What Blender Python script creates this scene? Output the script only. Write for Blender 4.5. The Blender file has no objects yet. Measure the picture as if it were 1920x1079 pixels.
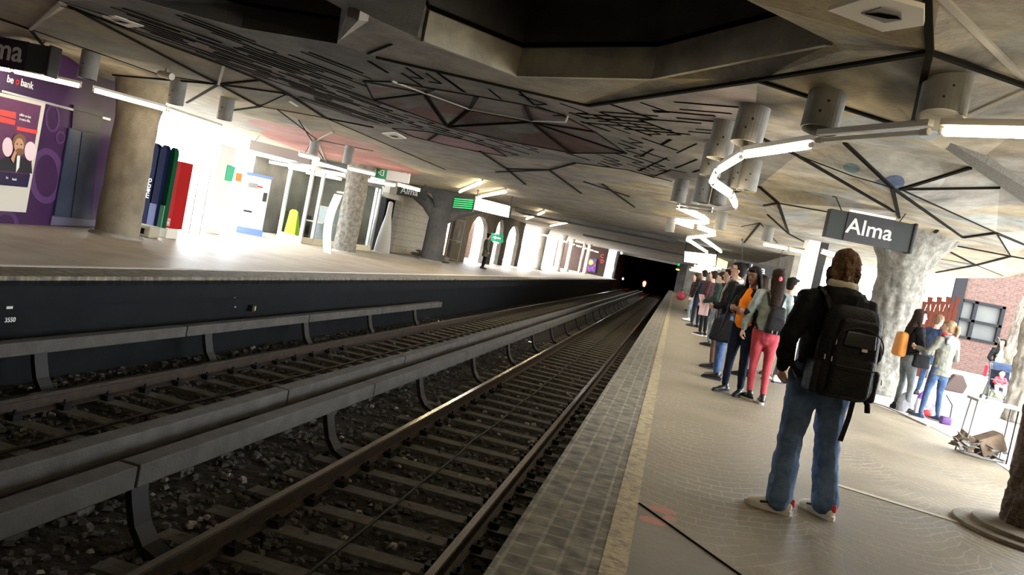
import bpy, bmesh, math, random
import numpy as np
from mathutils import Vector, Matrix, noise
from mathutils.geometry import delaunay_2d_cdt
R = math.radians
rnd = random.Random(7)
scn = bpy.context.scene
COL = scn.collection

# ------------------------------------------------------------ camera, sky, exposure
F, CH = 1500.0, 1.27
def _axes(th=R(11.5), vp=(1267, 525)):
    u, v = vp[0] - 960, 539.5 - vp[1]
    d = Vector((u, v, -F)).normalized()
    z = Vector((math.sin(th), math.cos(th), (u*math.sin(th) + v*math.cos(th))/F)).normalized()
    return d.cross(z), d, z
AX = _axes()
def ray(px, py):
    c = Vector((px - 960, 539.5 - py, -F))
    return Vector((AX[0].dot(c), AX[1].dot(c), AX[2].dot(c)))
def P(px, py, Z=0.0):                       # the point seen at (px, py) that lies at height Z
    r = ray(px, py); k = (Z - CH)/r.z; return Vector((r.x*k, r.y*k, Z))
def PY(px, py, Y):                          # ... that lies at distance Y along the track
    r = ray(px, py); k = Y/r.y; return Vector((r.x*k, Y, CH + r.z*k))
def proj(p):
    q = Vector(p) - Vector((0, 0, CH)); c = AX[0]*q.x + AX[1]*q.y + AX[2]*q.z
    return (960 + F*c.x/-c.z, 539.5 - F*c.y/-c.z)
def PX(px, py, X):
    r = ray(px, py); k = X/r.x; return Vector((X, r.y*k, CH + r.z*k))
cam = bpy.data.cameras.new('camera'); camo = bpy.data.objects.new('camera', cam); COL.objects.link(camo)
cam.sensor_fit = 'HORIZONTAL'; cam.sensor_width = 36; cam.lens = 36*F/1920; cam.clip_start = .05; cam.clip_end = 600
m = Matrix((AX[0], AX[1], AX[2])).to_4x4()   # rows are world axes in camera space
camo.matrix_world = Matrix.Translation((0, 0, CH)) @ m
scn.camera = camo
scn.view_settings.view_transform = 'Standard'; scn.view_settings.look = 'None'
scn.view_settings.exposure = 0.55; scn.view_settings.gamma = 1.0; scn.view_settings.use_curve_mapping = False
w = bpy.data.worlds.new('overcast sky'); scn.world = w; w.use_nodes = True
bg = w.node_tree.nodes['Background']; bg.inputs[0].default_value = (.93, .97, 1, 1); bg.inputs[1].default_value = 17.0
TUBE = 26.0
cy = scn.cycles
cy.max_bounces = 7; cy.diffuse_bounces = 4; cy.glossy_bounces = 3; cy.transmission_bounces = 6; cy.transparent_max_bounces = 8
cy.sample_clamp_indirect = 8; cy.caustics_reflective = False; cy.caustics_refractive = False

# ------------------------------------------------------------ materials
def mat(name, col, rough=.7, metal=0, emit=0, col2=None, scale=6, bump=0, bscale=40, spec=.3, alpha=None, trans=0, detail=6, contrast=None):
    m = bpy.data.materials.new(name); m.use_nodes = True
    nt = m.node_tree; b = nt.nodes['Principled BSDF']
    b.inputs['Base Color'].default_value = (*col, 1); b.inputs['Roughness'].default_value = rough
    b.inputs['Metallic'].default_value = metal; b.inputs['Specular IOR Level'].default_value = spec
    if trans: b.inputs['Transmission Weight'].default_value = trans; b.inputs['IOR'].default_value = 1.05
    if emit:
        b.inputs['Emission Color'].default_value = (*col, 1); b.inputs['Emission Strength'].default_value = emit
    if col2 or bump:
        tc = nt.nodes.new('ShaderNodeTexCoord')
    if col2:
        n = nt.nodes.new('ShaderNodeTexNoise'); n.inputs['Scale'].default_value = scale; n.inputs['Detail'].default_value = detail
        n.inputs['Roughness'].default_value = .6
        nt.links.new(tc.outputs['Object'], n.inputs['Vector'])
        r = nt.nodes.new('ShaderNodeValToRGB'); lo, hi = contrast or (.35, .65)
        r.color_ramp.elements[0].position = lo; r.color_ramp.elements[1].position = hi
        r.color_ramp.elements[0].color = (*col, 1); r.color_ramp.elements[1].color = (*col2, 1)
        nt.links.new(n.outputs['Fac'], r.inputs['Fac']); nt.links.new(r.outputs['Color'], b.inputs['Base Color'])
    if bump:
        n = nt.nodes.new('ShaderNodeTexNoise'); n.inputs['Scale'].default_value = bscale; n.inputs['Detail'].default_value = 4
        nt.links.new(tc.outputs['Object'], n.inputs['Vector'])
        bp = nt.nodes.new('ShaderNodeBump'); bp.inputs['Strength'].default_value = bump; bp.inputs['Distance'].default_value = .02
        nt.links.new(n.outputs['Fac'], bp.inputs['Height']); nt.links.new(bp.outputs['Normal'], b.inputs['Normal'])
    return m
class NT:                                     # tiny node helper
    def __init__(s, m): s.t = m.node_tree; s.b = s.t.nodes['Principled BSDF']
    def n(s, typ, **kw):
        x = s.t.nodes.new(typ)
        for k, v in kw.items():
            if k.startswith('i_'):
                key = k[2:]; key = int(key) if key.isdigit() else key.replace('_', ' ')
                x.inputs[key].default_value = v
            else: setattr(x, k, v)
        return x
    def l(s, a, b): s.t.links.new(a, b)
    def math(s, op, a, b=None, c=None):
        x = s.t.nodes.new('ShaderNodeMath'); x.operation = op
        for i, v in enumerate((a, b, c)):
            if v is None: continue
            if isinstance(v, (int, float)): x.inputs[i].default_value = v
            else: s.l(v, x.inputs[i])
        return x.outputs[0]
    def mix(s, f, a, b, typ='MIX'):
        x = s.t.nodes.new('ShaderNodeMix'); x.data_type = 'RGBA'; x.blend_type = typ
        for i, v in ((0, f), (6, a), (7, b)):
            if isinstance(v, (int, float)): x.inputs[i].default_value = v
            elif isinstance(v, tuple): x.inputs[i].default_value = (*v, 1) if len(v) == 3 else v
            else: s.l(v, x.inputs[i])
        return x.outputs[2]

def ceiling_mat(name, base, tints, spots=(), bump=.25, dirt=.5):
    m = mat(name, base, rough=.85, bump=bump, bscale=25); h = NT(m)
    tc = h.n('ShaderNodeTexCoord'); c = base
    for i, (tint, sc, lo, hi) in enumerate(tints):
        mp = h.n('ShaderNodeMapping'); mp.inputs['Location'].default_value = (3.7*i, 1.3*i, 0); h.l(tc.outputs['Object'], mp.inputs['Vector'])
        n = h.n('ShaderNodeTexNoise', i_Scale=sc, i_Detail=1.5); h.l(mp.outputs[0], n.inputs['Vector'])
        mr = h.n('ShaderNodeMapRange', i_1=lo, i_2=hi); h.l(n.outputs['Fac'], mr.inputs[0])
        c = h.mix(mr.outputs[0], c, tint)
    sx = h.n('ShaderNodeSeparateXYZ'); h.l(tc.outputs['Object'], sx.inputs[0])
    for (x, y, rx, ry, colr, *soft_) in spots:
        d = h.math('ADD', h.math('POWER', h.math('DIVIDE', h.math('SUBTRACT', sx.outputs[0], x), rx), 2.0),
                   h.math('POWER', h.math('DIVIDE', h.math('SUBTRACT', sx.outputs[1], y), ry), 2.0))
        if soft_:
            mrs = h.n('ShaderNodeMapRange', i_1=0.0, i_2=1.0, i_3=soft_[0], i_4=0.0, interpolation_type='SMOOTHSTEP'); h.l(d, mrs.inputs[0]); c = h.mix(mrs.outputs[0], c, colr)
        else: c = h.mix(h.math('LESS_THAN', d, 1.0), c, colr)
    n = h.n('ShaderNodeTexNoise', i_Scale=1.7, i_Detail=9, i_Roughness=.7); h.l(tc.outputs['Object'], n.inputs['Vector'])
    mr = h.n('ShaderNodeMapRange', i_1=.35, i_2=.7, i_3=1.0, i_4=1.0 - dirt); h.l(n.outputs['Fac'], mr.inputs[0])
    c = h.mix(1.0, c, h.n('ShaderNodeCombineColor').outputs[0], 'MULTIPLY') if False else c
    g = h.n('ShaderNodeCombineColor'); [h.l(mr.outputs[0], g.inputs[i]) for i in range(3)]
    c = h.mix(1.0, c, g.outputs[0], 'MULTIPLY')
    h.l(c, h.b.inputs['Base Color']); return m

def brick_mat(name, c1, c2, mortar, bw=.22, bh=.075, ms=.012, rough=.85, axis='XZ', bump=.3, scale=1.0, noise_amt=.35):
    m = mat(name, c1, rough=rough); h = NT(m)
    tc = h.n('ShaderNodeTexCoord'); sx = h.n('ShaderNodeSeparateXYZ'); h.l(tc.outputs['Object'], sx.inputs[0])
    cb = h.n('ShaderNodeCombineXYZ'); h.l(sx.outputs['XYZ'.index(axis[0])], cb.inputs[0]); h.l(sx.outputs['XYZ'.index(axis[1])], cb.inputs[1])
    b = h.n('ShaderNodeTexBrick', i_Scale=scale); h.l(cb.outputs[0], b.inputs['Vector'])
    b.inputs['Color1'].default_value = (*c1, 1); b.inputs['Color2'].default_value = (*c2, 1); b.inputs['Mortar'].default_value = (*mortar, 1)
    b.inputs['Mortar Size'].default_value = ms; b.inputs['Brick Width'].default_value = bw; b.inputs['Row Height'].default_value = bh
    n = h.n('ShaderNodeTexNoise', i_Scale=9.0, i_Detail=8); h.l(tc.outputs['Object'], n.inputs['Vector'])
    mr = h.n('ShaderNodeMapRange', i_1=.3, i_2=.7, i_3=1.0 - noise_amt, i_4=1.0 + noise_amt); h.l(n.outputs['Fac'], mr.inputs[0])
    g = h.n('ShaderNodeCombineColor'); [h.l(mr.outputs[0], g.inputs[i]) for i in range(3)]
    h.l(h.mix(1.0, b.outputs['Color'], g.outputs[0], 'MULTIPLY'), h.b.inputs['Base Color'])
    bp = h.n('ShaderNodeBump', i_Strength=bump, i_Distance=.01); bp.invert = True; h.l(b.outputs['Fac'], bp.inputs['Height']); h.l(bp.outputs[0], h.b.inputs['Normal'])
    return m

def floor_mat():
    m = mat('fan paving', (.25, .21, .155), rough=.62, spec=.35); h = NT(m)
    tc = h.n('ShaderNodeTexCoord'); sx = h.n('ShaderNodeSeparateXYZ'); h.l(tc.outputs['Object'], sx.inputs[0])
    wv = h.n('ShaderNodeTexNoise', i_Scale=1.3, i_Detail=2); h.l(tc.outputs['Object'], wv.inputs['Vector'])
    mp = h.n('ShaderNodeVectorMath', operation='MULTIPLY_ADD'); h.l(wv.outputs['Color'], mp.inputs[0]); mp.inputs[1].default_value = (.3, .3, 0); h.l(tc.outputs['Object'], mp.inputs[2])
    s2 = h.n('ShaderNodeSeparateXYZ'); h.l(mp.outputs[0], s2.inputs[0])
    # scallops: arcs of radius r in cells of width 1.1 m
    cw = 1.15
    fx = h.math('SUBTRACT', h.math('FRACT', h.math('DIVIDE', s2.outputs[0], cw)), .5)
    arc = h.math('SUBTRACT', s2.outputs[1], h.math('MULTIPLY', h.math('POWER', h.math('ABSOLUTE', fx), 2.0), 1.9))
    row = h.math('FRACT', h.math('DIVIDE', arc, .125))
    ln = h.math('LESS_THAN', row, .14)
    idx = h.math('FLOOR', h.math('DIVIDE', arc, .125))
    stag = h.math('MULTIPLY', h.math('MODULO', idx, 2.0), .5)
    cell = h.math('FRACT', h.math('ADD', h.math('DIVIDE', s2.outputs[0], .14), stag))
    ln2 = h.math('LESS_THAN', cell, .09)
    line = h.math('MAXIMUM', ln, h.math('MULTIPLY', ln2, .55))
    n = h.n('ShaderNodeTexNoise', i_Scale=.55, i_Detail=10, i_Roughness=.65); h.l(tc.outputs['Object'], n.inputs['Vector'])
    fade = h.n('ShaderNodeMapRange', i_1=.43, i_2=.64, i_3=.08, i_4=.95); h.l(n.outputs['Fac'], fade.inputs[0])
    n2 = h.n('ShaderNodeTexNoise', i_Scale=1.4, i_Detail=12, i_Roughness=.75); h.l(tc.outputs['Object'], n2.inputs['Vector'])
    r = h.n('ShaderNodeValToRGB'); h.l(n2.outputs['Fac'], r.inputs[0]); e = r.color_ramp.elements
    e[0].position = .3; e[0].color = (.105, .084, .053, 1); e[1].position = .72; e[1].color = (.24, .197, .13, 1)
    e2 = r.color_ramp.elements.new(.5); e2.color = (.16, .13, .085, 1)
    c = h.mix(h.math('MULTIPLY', line, fade.outputs[0]), r.outputs[0], (.33, .28, .21))
    n3 = h.n('ShaderNodeTexNoise', i_Scale=60.0, i_Detail=4); h.l(tc.outputs['Object'], n3.inputs['Vector'])
    c = h.mix(.35, c, n3.outputs['Fac'], 'OVERLAY')
    # smooth cement slab beside the edge line, up to a slanting joint
    a, b_, cc = JOINT
    side = h.math('LESS_THAN', h.math('ADD', h.math('ADD', h.math('MULTIPLY', sx.outputs[0], a), h.math('MULTIPLY', sx.outputs[1], b_)), cc), 0.0)
    inx = h.math('GREATER_THAN', sx.outputs[0], 0.0)
    slab = h.math('MULTIPLY', side, inx)
    c = h.mix(slab, c, h.mix(n2.outputs['Fac'], (.11, .097, .075), (.18, .158, .122)))
    for px, py, rx, ry in ((1270, 958, .10, .035), (1242, 974, .08, .03), (1284, 975, .05, .03)):
        p = P(px, py, 0)
        d = h.math('ADD', h.math('POWER', h.math('DIVIDE', h.math('SUBTRACT', s2.outputs[0], p.x + .06), rx), 2.0),
                   h.math('POWER', h.math('DIVIDE', h.math('SUBTRACT', s2.outputs[1], p.y + .06), ry*1.6), 2.0))
        c = h.mix(h.math('MULTIPLY', h.math('LESS_THAN', d, 1.0), .6), c, (.5, .13, .09))
    h.l(c, h.b.inputs['Base Color'])
    bp = h.n('ShaderNodeBump', i_Strength=.45, i_Distance=.012); h.l(h.math('ADD', h.math('MULTIPLY', h.math('MULTIPLY', line, fade.outputs[0]), -.6), n2.outputs['Fac']), bp.inputs['Height']); h.l(bp.outputs[0], h.b.inputs['Normal'])
    mr = h.n('ShaderNodeMapRange', i_1=.3, i_2=.7, i_3=.45, i_4=.75); h.l(n2.outputs['Fac'], mr.inputs[0]); h.l(mr.outputs[0], h.b.inputs['Roughness'])
    return m
_j1, _j2 = P(1200, 945, 0), P(1395, 1085, 0)
_jd = (_j2 - _j1); JOINT = (-_jd.y, _jd.x, _j1.x*_jd.y - _j1.y*_jd.x)
if JOINT[0]*.05 + JOINT[1]*3.5 + JOINT[2] > 0: JOINT = tuple(-v for v in JOINT)

# ------------------------------------------------------------ mesh builder
class MB:
    def __init__(s): s.v = []; s.f = []; s.m = []; s.mi = 0
    def add(s, vs, fs):
        o = len(s.v); s.v += [tuple(v) for v in vs]; s.f += [tuple(i + o for i in f) for f in fs]; s.m += [s.mi]*len(fs); return s
    def box(s, c, d, rz=0, rx=0, ry=0):
        M = Matrix.Rotation(rz, 3, 'Z') @ Matrix.Rotation(ry, 3, 'Y') @ Matrix.Rotation(rx, 3, 'X'); c = Vector(c)
        vs = [c + M @ Vector((x*d[0]/2, y*d[1]/2, z*d[2]/2)) for z in (-1, 1) for y in (-1, 1) for x in (-1, 1)]
        return s.add(vs, [(0, 2, 3, 1), (4, 5, 7, 6), (0, 1, 5, 4), (2, 6, 7, 3), (0, 4, 6, 2), (1, 3, 7, 5)])
    def mm(s, a, b): return s.box([(a[i] + b[i])/2 for i in range(3)], [abs(b[i] - a[i]) for i in range(3)])
    def bar(s, p, q, wd, ht, up=(0, 0, 1)):
        p, q = Vector(p), Vector(q); d = (q - p); L = d.length
        if L < 1e-5: return s
        d /= L; up = Vector(up)
        if abs(d.dot(up)) > .98: up = Vector((0, 1, 0))
        sd = d.cross(up).normalized(); u = sd.cross(d)
        vs = [e + sd*a*wd/2 + u*b*ht/2 for e in (p, q) for a, b in ((-1, -1), (1, -1), (1, 1), (-1, 1))]
        return s.add(vs, [(3, 2, 1, 0), (4, 5, 6, 7), (0, 1, 5, 4), (1, 2, 6, 5), (2, 3, 7, 6), (3, 0, 4, 7)])
    def loft(s, pts, rad, n=12, up=(0, 1, 0), dome=True, cap=True, dk=1.0):
        pts = [Vector(p) for p in pts]; rad = [(r, r) if not isinstance(r, (tuple, list)) else r for r in rad]
        T = []
        for i in range(len(pts)):
            a = pts[max(i-1, 0)]; b = pts[min(i+1, len(pts)-1)]; T.append((b - a).normalized())
        if dome:
            for end in (0, -1):
                t = T[end]*(-1 if end == 0 else 1); rr = min(rad[end]); r0 = rad[end]
                ex = [(pts[end] + t*rr*.6*dk, (r0[0]*.75, r0[1]*.75), T[end]), (pts[end] + t*rr*.9*dk, (r0[0]*.3, r0[1]*.3), T[end])]
                if end == 0: pts = [ex[1][0], ex[0][0]] + pts; rad = [ex[1][1], ex[0][1]] + rad; T = [T[0]]*2 + T
                else: pts += [ex[0][0], ex[1][0]]; rad += [ex[0][1], ex[1][1]]; T += [T[-1]]*2
        vs = []; fs = []; up = Vector(up)
        for p, t, r in zip(pts, T, rad):
            sd = t.cross(up)
            if sd.length < .05: sd = t.cross(Vector((1, 0, 0)) if abs(t.x) < .9 else Vector((0, 0, 1)))
            sd.normalize(); u = sd.cross(t)
            vs += [p + sd*math.cos(2*math.pi*k/n)*r[0] + u*math.sin(2*math.pi*k/n)*r[1] for k in range(n)]
        for i in range(len(pts)-1):
            for k in range(n): fs.append((i*n + k, i*n + (k+1) % n, (i+1)*n + (k+1) % n, (i+1)*n + k))
        if cap:
            fs.append(tuple(range(n-1, -1, -1))); fs.append(tuple((len(pts)-1)*n + k for k in range(n)))
        return s.add(vs, fs)
    def cyl(s, p, q, r, r2=None, n=20): return s.loft([p, q], [r, r if r2 is None else r2], n=n, dome=False)
    def tube(s, pts, r, n=8): return s.loft(pts, [r]*len(pts), n=n, up=(0.13, 0.2, 1), dome=False)
    def ell(s, c, r, n=12, rot=None, wob=0):
        c = Vector(c); vs = []; fs = []; k = n//2
        for i in range(1, k):
            a = math.pi*i/k
            for j in range(n):
                b = 2*math.pi*j/n; v = Vector((math.sin(a)*math.cos(b)*r[0], math.sin(a)*math.sin(b)*r[1], math.cos(a)*r[2]))
                if wob: v *= 1 + wob*(rnd.random() - .5)
                vs.append(c + (rot @ v if rot else v))
        for i in range(k-2):
            for j in range(n): fs.append((i*n + j, (i+1)*n + j, (i+1)*n + (j+1) % n, i*n + (j+1) % n))
        t = Vector((0, 0, r[2])); t = rot @ t if rot else t
        vs += [c + t, c - t]; a = len(vs) - 2
        for j in range(n): fs.append((a, j, (j+1) % n)); fs.append((a+1, (k-2)*n + (j+1) % n, (k-2)*n + j))
        return s.add(vs, fs)
    def prism(s, poly, z0, z1):
        n = len(poly); ar = sum(poly[i][0]*poly[(i+1) % n][1] - poly[(i+1) % n][0]*poly[i][1] for i in range(n))
        if ar < 0: poly = poly[::-1]
        vs = [(p[0], p[1], z0) for p in poly] + [(p[0], p[1], z1) for p in poly]
        return s.add(vs, [tuple(range(n-1, -1, -1)), tuple(range(n, 2*n))] + [(i, (i+1) % n, n + (i+1) % n, n + i) for i in range(n)])
    def quad(s, a, b, c, d): return s.add([a, b, c, d], [(0, 1, 2, 3)])
    def slab(s, corners, off):               # a thick sheet: corners shifted by off
        o = Vector(off); a = [Vector(c) for c in corners]; n = len(a)
        return s.add(a + [c + o for c in a], [tuple(range(n)), tuple(range(2*n-1, n-1, -1))] + [(i, n + i, n + (i+1) % n, (i+1) % n) for i in range(n)])
    def build(s, name, mats, parent=None, smooth=False, bevel=0, loc=None):
        me = bpy.data.meshes.new(name); me.from_pydata(s.v, [], s.f)
        for mm in (mats if isinstance(mats, (list, tuple)) else [mats]): me.materials.append(mm)
        if any(s.m): me.polygons.foreach_set('material_index', s.m)
        bm = bmesh.new(); bm.from_mesh(me); bmesh.ops.recalc_face_normals(bm, faces=bm.faces); bm.to_mesh(me); bm.free()
        if smooth: me.polygons.foreach_set('use_smooth', [True]*len(me.polygons))
        o = bpy.data.objects.new(name, me); COL.objects.link(o)
        if parent: o.parent = parent; o.matrix_parent_inverse = parent_inv(parent)
        if loc: o.location = loc
        if bevel:
            b = o.modifiers.new('b', 'BEVEL'); b.width = bevel; b.segments = 2; b.limit_method = 'ANGLE'
        return o
LOCAL = set()
def parent_inv(p):
    return Matrix() if p.name in LOCAL else world_of(p).inverted()
def world_of(o):
    m = Matrix.LocRotScale(o.location, o.rotation_euler, o.scale)
    return world_of(o.parent) @ o.matrix_parent_inverse @ m if o.parent else m
def tag(o, label, cat, group=None, kind=None):
    o['label'] = label; o['category'] = cat
    if group: o['group'] = group
    if kind: o['kind'] = kind
    return o
def struct(o, label=None):
    o['kind'] = 'structure'
    if label: o['label'] = label
    return o
def thing(name, label, cat, loc=(0, 0, 0), rz=0, group=None, local=False):
    o = bpy.data.objects.new(name, None); COL.objects.link(o); o.location = loc; o.rotation_euler = (0, 0, rz); o.empty_display_size = .1
    if local: LOCAL.add(o.name)
    return tag(o, label, cat, group)
def dup(o, loc=None, rz=None, label=None, parent=None):
    c = o.copy(); COL.objects.link(c)
    if parent: c.parent = parent
    if loc is not None: c.location = loc
    if rz is not None: c.rotation_euler = (0, 0, rz)
    if label: c['label'] = label
    for ch in o.children: dup(ch, parent=c)
    return c
def text(s, size, M, mt, name, parent=None, extr=.004, font_scale=(1, 1)):
    cu = bpy.data.curves.new(name, 'FONT'); cu.body = s; cu.size = size; cu.extrude = extr; cu.align_x = 'LEFT'; cu.offset = size*.012
    ob = bpy.data.objects.new(name, cu); COL.objects.link(ob)
    dg = bpy.context.evaluated_depsgraph_get(); me = bpy.data.meshes.new_from_object(ob.evaluated_get(dg))
    bpy.data.objects.remove(ob)
    me.transform(Matrix.Diagonal((font_scale[0], font_scale[1], 1, 1))); me.transform(M); me.materials.clear(); me.materials.append(mt)
    o = bpy.data.objects.new(name, me); COL.objects.link(o)
    if parent: o.parent = parent; o.matrix_parent_inverse = parent_inv(parent)
    return o
def frame(o, xdir, ydir):                     # matrix: local x -> xdir, y -> ydir at origin o
    x = Vector(xdir).normalized(); z = x.cross(Vector(ydir)).normalized(); y = z.cross(x)
    return Matrix.Translation(o) @ Matrix((x, y, z)).transposed().to_4x4()

K = {}
K['concrete'] = mat('grey concrete', (.33, .31, .27), .85, col2=(.22, .205, .175), scale=2.2, bump=.5, bscale=30)
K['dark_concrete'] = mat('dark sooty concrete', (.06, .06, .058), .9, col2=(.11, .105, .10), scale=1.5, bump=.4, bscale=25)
K['rib'] = mat('dark ceiling joint', (.014, .013, .011), 1, spec=.02)
K['light_rib'] = mat('pale metal strip', (.34, .32, .27), .6)
K['slit'] = mat('dark groove', (.006, .006, .006), 1, spec=0)
K['beamdark'] = mat('rough dark beam', (.07, .062, .052), .9, col2=(.12, .11, .09), scale=30, bump=1, bscale=60)
K['can'] = mat('grey metal can', (.25, .245, .23), .65, col2=(.19, .185, .17), scale=5, spec=.15)
K['tube'] = mat('glowing lamp tube', (1, .83, .56), emit=TUBE)
K['tube_cool'] = mat('glowing white lamp tube', (1, .87, .66), emit=TUBE)
K['fixture'] = mat('lamp bracket', (.42, .4, .36), .5, metal=.2)
K['off_tube'] = mat('unlit lamp tube', (.6, .59, .55), .25)
K['steel_rail'] = mat('rusty rail web', (.06, .042, .032), .7, col2=(.03, .024, .02), scale=12)
K['rail_top'] = mat('polished rail head', (.5, .45, .36), .22, metal=1)
K['sleeper'] = mat('weathered sleeper', (.15, .145, .132), .9, col2=(.085, .08, .073), scale=8, bump=.4)
K['beam'] = mat('conductor rail cover', (.085, .081, .075), .85, col2=(.058, .055, .052), scale=5, bump=.25)
K['black'] = mat('black', (.012, .012, .014), .6)
K['black_wall'] = mat('black painted platform wall', (.007, .008, .010), .85, col2=(.010, .011, .013), scale=3, spec=.1)
K['tunnel'] = mat('tunnel dark', (.01, .01, .01), .95)
K['ballast'] = mat('ballast bed', (.028, .025, .021), .95, col2=(.011, .010, .009), scale=26, bump=1, bscale=30)
K['stone'] = mat('ballast stone', (.105, .103, .098), .9, col2=(.035, .033, .031), scale=9)
K['stone_pale'] = mat('pale ballast stone', (.34, .33, .32), .8)
K['white'] = mat('white', (.78, .78, .76), .5)
K['offwhite'] = mat('offwhite board', (.6, .57, .5), .5)
K['alu'] = mat('aluminium', (.6, .6, .6), .35, metal=.8)
K['glass'] = mat('glass', (.9, .95, .94), .03, trans=.95, spec=.5)
K['red'] = mat('red paint', (.6, .03, .03), .5)
K['signgrey'] = mat('sign grey', (.042, .046, .044), .8, spec=.1)
K['signdark'] = mat('sign dark plate', (.018, .015, .017), .5)
K['letters'] = mat('white letters', (.8, .8, .78), .5)
K['wood'] = mat('dark board', (.05, .03, .02), .75, col2=(.08, .052, .035), scale=20)
K['brown_fence'] = mat('red-brown picket', (.07, .02, .013), .8, spec=.05)
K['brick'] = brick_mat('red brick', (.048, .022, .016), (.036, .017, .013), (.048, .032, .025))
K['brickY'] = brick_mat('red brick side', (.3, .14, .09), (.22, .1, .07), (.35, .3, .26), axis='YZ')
K['screen'] = mat('lit screen', (.95, .97, 1), emit=6)
K['led'] = mat('green led', (.01, .55, .12), emit=.6)
K['ledy'] = mat('yellow led', (1, .75, .15), emit=3)
_nt = K['glass'].node_tree; _tr = _nt.nodes.new('ShaderNodeBsdfTransparent'); _tr.inputs[0].default_value = (.9, .94, .93, 1)
_gl = _nt.nodes.new('ShaderNodeBsdfGlossy'); _gl.inputs['Roughness'].default_value = .03; _fr = _nt.nodes.new('ShaderNodeValue'); _fr.outputs[0].default_value = .07; _mx = _nt.nodes.new('ShaderNodeMixShader')
for _a, _b in ((_fr.outputs[0], _mx.inputs[0]), (_tr.outputs[0], _mx.inputs[1]), (_gl.outputs[0], _mx.inputs[2]), (_mx.outputs[0], _nt.nodes['Material Output'].inputs['Surface'])): _nt.links.new(_a, _b)
# ============================================================ CEILING
Z0 = 2.95
def cp(x, y, z=Z0): return P(x, y, z)
# recess outlines (plan)
rec_main = [cp(790, 74), cp(968, 141), cp(1226, 147), cp(1562, 80), cp(1400, 0), cp(1400, 0) + Vector((-.55, -1.5, 0)), Vector((-1.6, 3.0, Z0)), Vector((-3.1, 3.9, Z0)), cp(800, 0) + Vector((-.15, -.3, 0))]
rec_left = [cp(262, 0), cp(452, 52), cp(632, 82), cp(640, 16), Vector((-3.9, 4.0, Z0)), Vector((-5.6, 2.8, Z0)), Vector((-6.6, 5.0, Z0))]
dia = [(683, 151), (735, 153), (812, 166), (895, 180), (985, 196), (1050, 213), (1115, 246), (1175, 287), (1073, 287), (955, 265), (840, 237), (700, 186)]
dia_in = {'a': (797, 174), 'b': (880, 205), 'c': (998, 228)}
DZ = 3.16
verts = []; edges = []; ribs = []; inner = {}
def V(p):
    for i, q in enumerate(verts):
        if (q - p).length < .02: return i
    verts.append(p); return len(verts) - 1
def E(pts, rib=None, z=None):
    ids = [V(p if isinstance(p, Vector) else P(p[0], p[1], (p[2] - .15) if len(p) > 2 and p[2] != Z0 else Z0)) for p in pts]
    for a, b in zip(ids, ids[1:]):
        edges.append((a, b))
        if rib: ribs.append((a, b, rib))
def loop(pts, rib=None): E(list(pts) + [pts[0]], rib)
loop(rec_main, None); loop(rec_left, None); loop([P(x, y, Z0) for x, y in dia], 'thin')
D = {k: P(x, y, DZ) for k, (x, y) in dia_in.items()}
dp = [P(x, y, Z0) for x, y in dia]
for a, b in (('a', 11), ('a', 2), ('a', 10), ('a', 0), ('b', 10), ('b', 3), ('c', 4), ('c', 8), ('c', 10), ('c', 7), ('c', 6)): E([D[a], dp[b]], 'mid')
E([D['a'], D['b'], D['c']], 'mid')
# left ceiling
Ln = (410, 157, 3.0)
E([(130, 10, 3.1), (300, 77, 3.1), (420, 121, 3.1), (488, 149, 3.1), (540, 175, 3.1), (611, 221, 3.1), (700, 238)], 'mid')
for q in ((130, 10, 3.1), (212, 140, 2.98), (488, 149, 3.1), (540, 175, 3.1), (487, 199, 2.98), (350, 192, 2.95)): E([Ln, q], 'mid')
E([(420, 121, 3.1), Ln], 'light')
E([(487, 199, 2.98), (540, 175, 3.1)], 'thin'); E([(487, 199, 2.98), (611, 221, 3.1)], 'thin')
E([(487, 199, 2.98), (430, 207, 2.98)], 'mid')
NA = (57, 54, 2.98)
E([(114, 3, 3.05), NA], 'light'); E([NA, (0, 34, 3.0)], 'mid'); E([NA, (94, 100, 2.95), (148, 148, 2.92)], 'mid'); E([NA, (300, 140, 3.02), Ln], 'thin')
E([(595, 262, 3.05), (625, 246, 3.1)], 'light'); E([(595, 262, 3.05), (612, 306, 3.0)], 'light')
E([(520, 205, 3.02), (595, 262, 3.05), (700, 283, 3.05)], 'thin'); E([(611, 221, 3.1), (740, 277, 3.05), (835, 318, 3.05)], 'thin'); E([(560, 225, 3.0), (612, 306, 3.0)], 'thin')
# pink lens between slit panel and left ceiling
lens = [(735, 240), (805, 247), (872, 262), (922, 277), (950, 293), (895, 284), (830, 270), (775, 256)]
loop([P(x, y, Z0) for x, y in lens], 'thin')
E([(820, 250, Z0), (803, 262, Z0)], 'mid')
# central far part
E([(900, 283), (950, 316), (985, 345)], 'mid'); E([(930, 322), (1030, 318), (1078, 305)], 'mid'); E([(1030, 318), (1090, 362)], 'mid'); E([(950, 316), (1030, 318)], 'mid')
E([(1078, 305), (1175, 318), (1260, 340)], 'thin'); E([(1095, 340), (1180, 368)], 'mid'); E([(1130, 345), (1190, 388)], 'mid')
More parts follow.
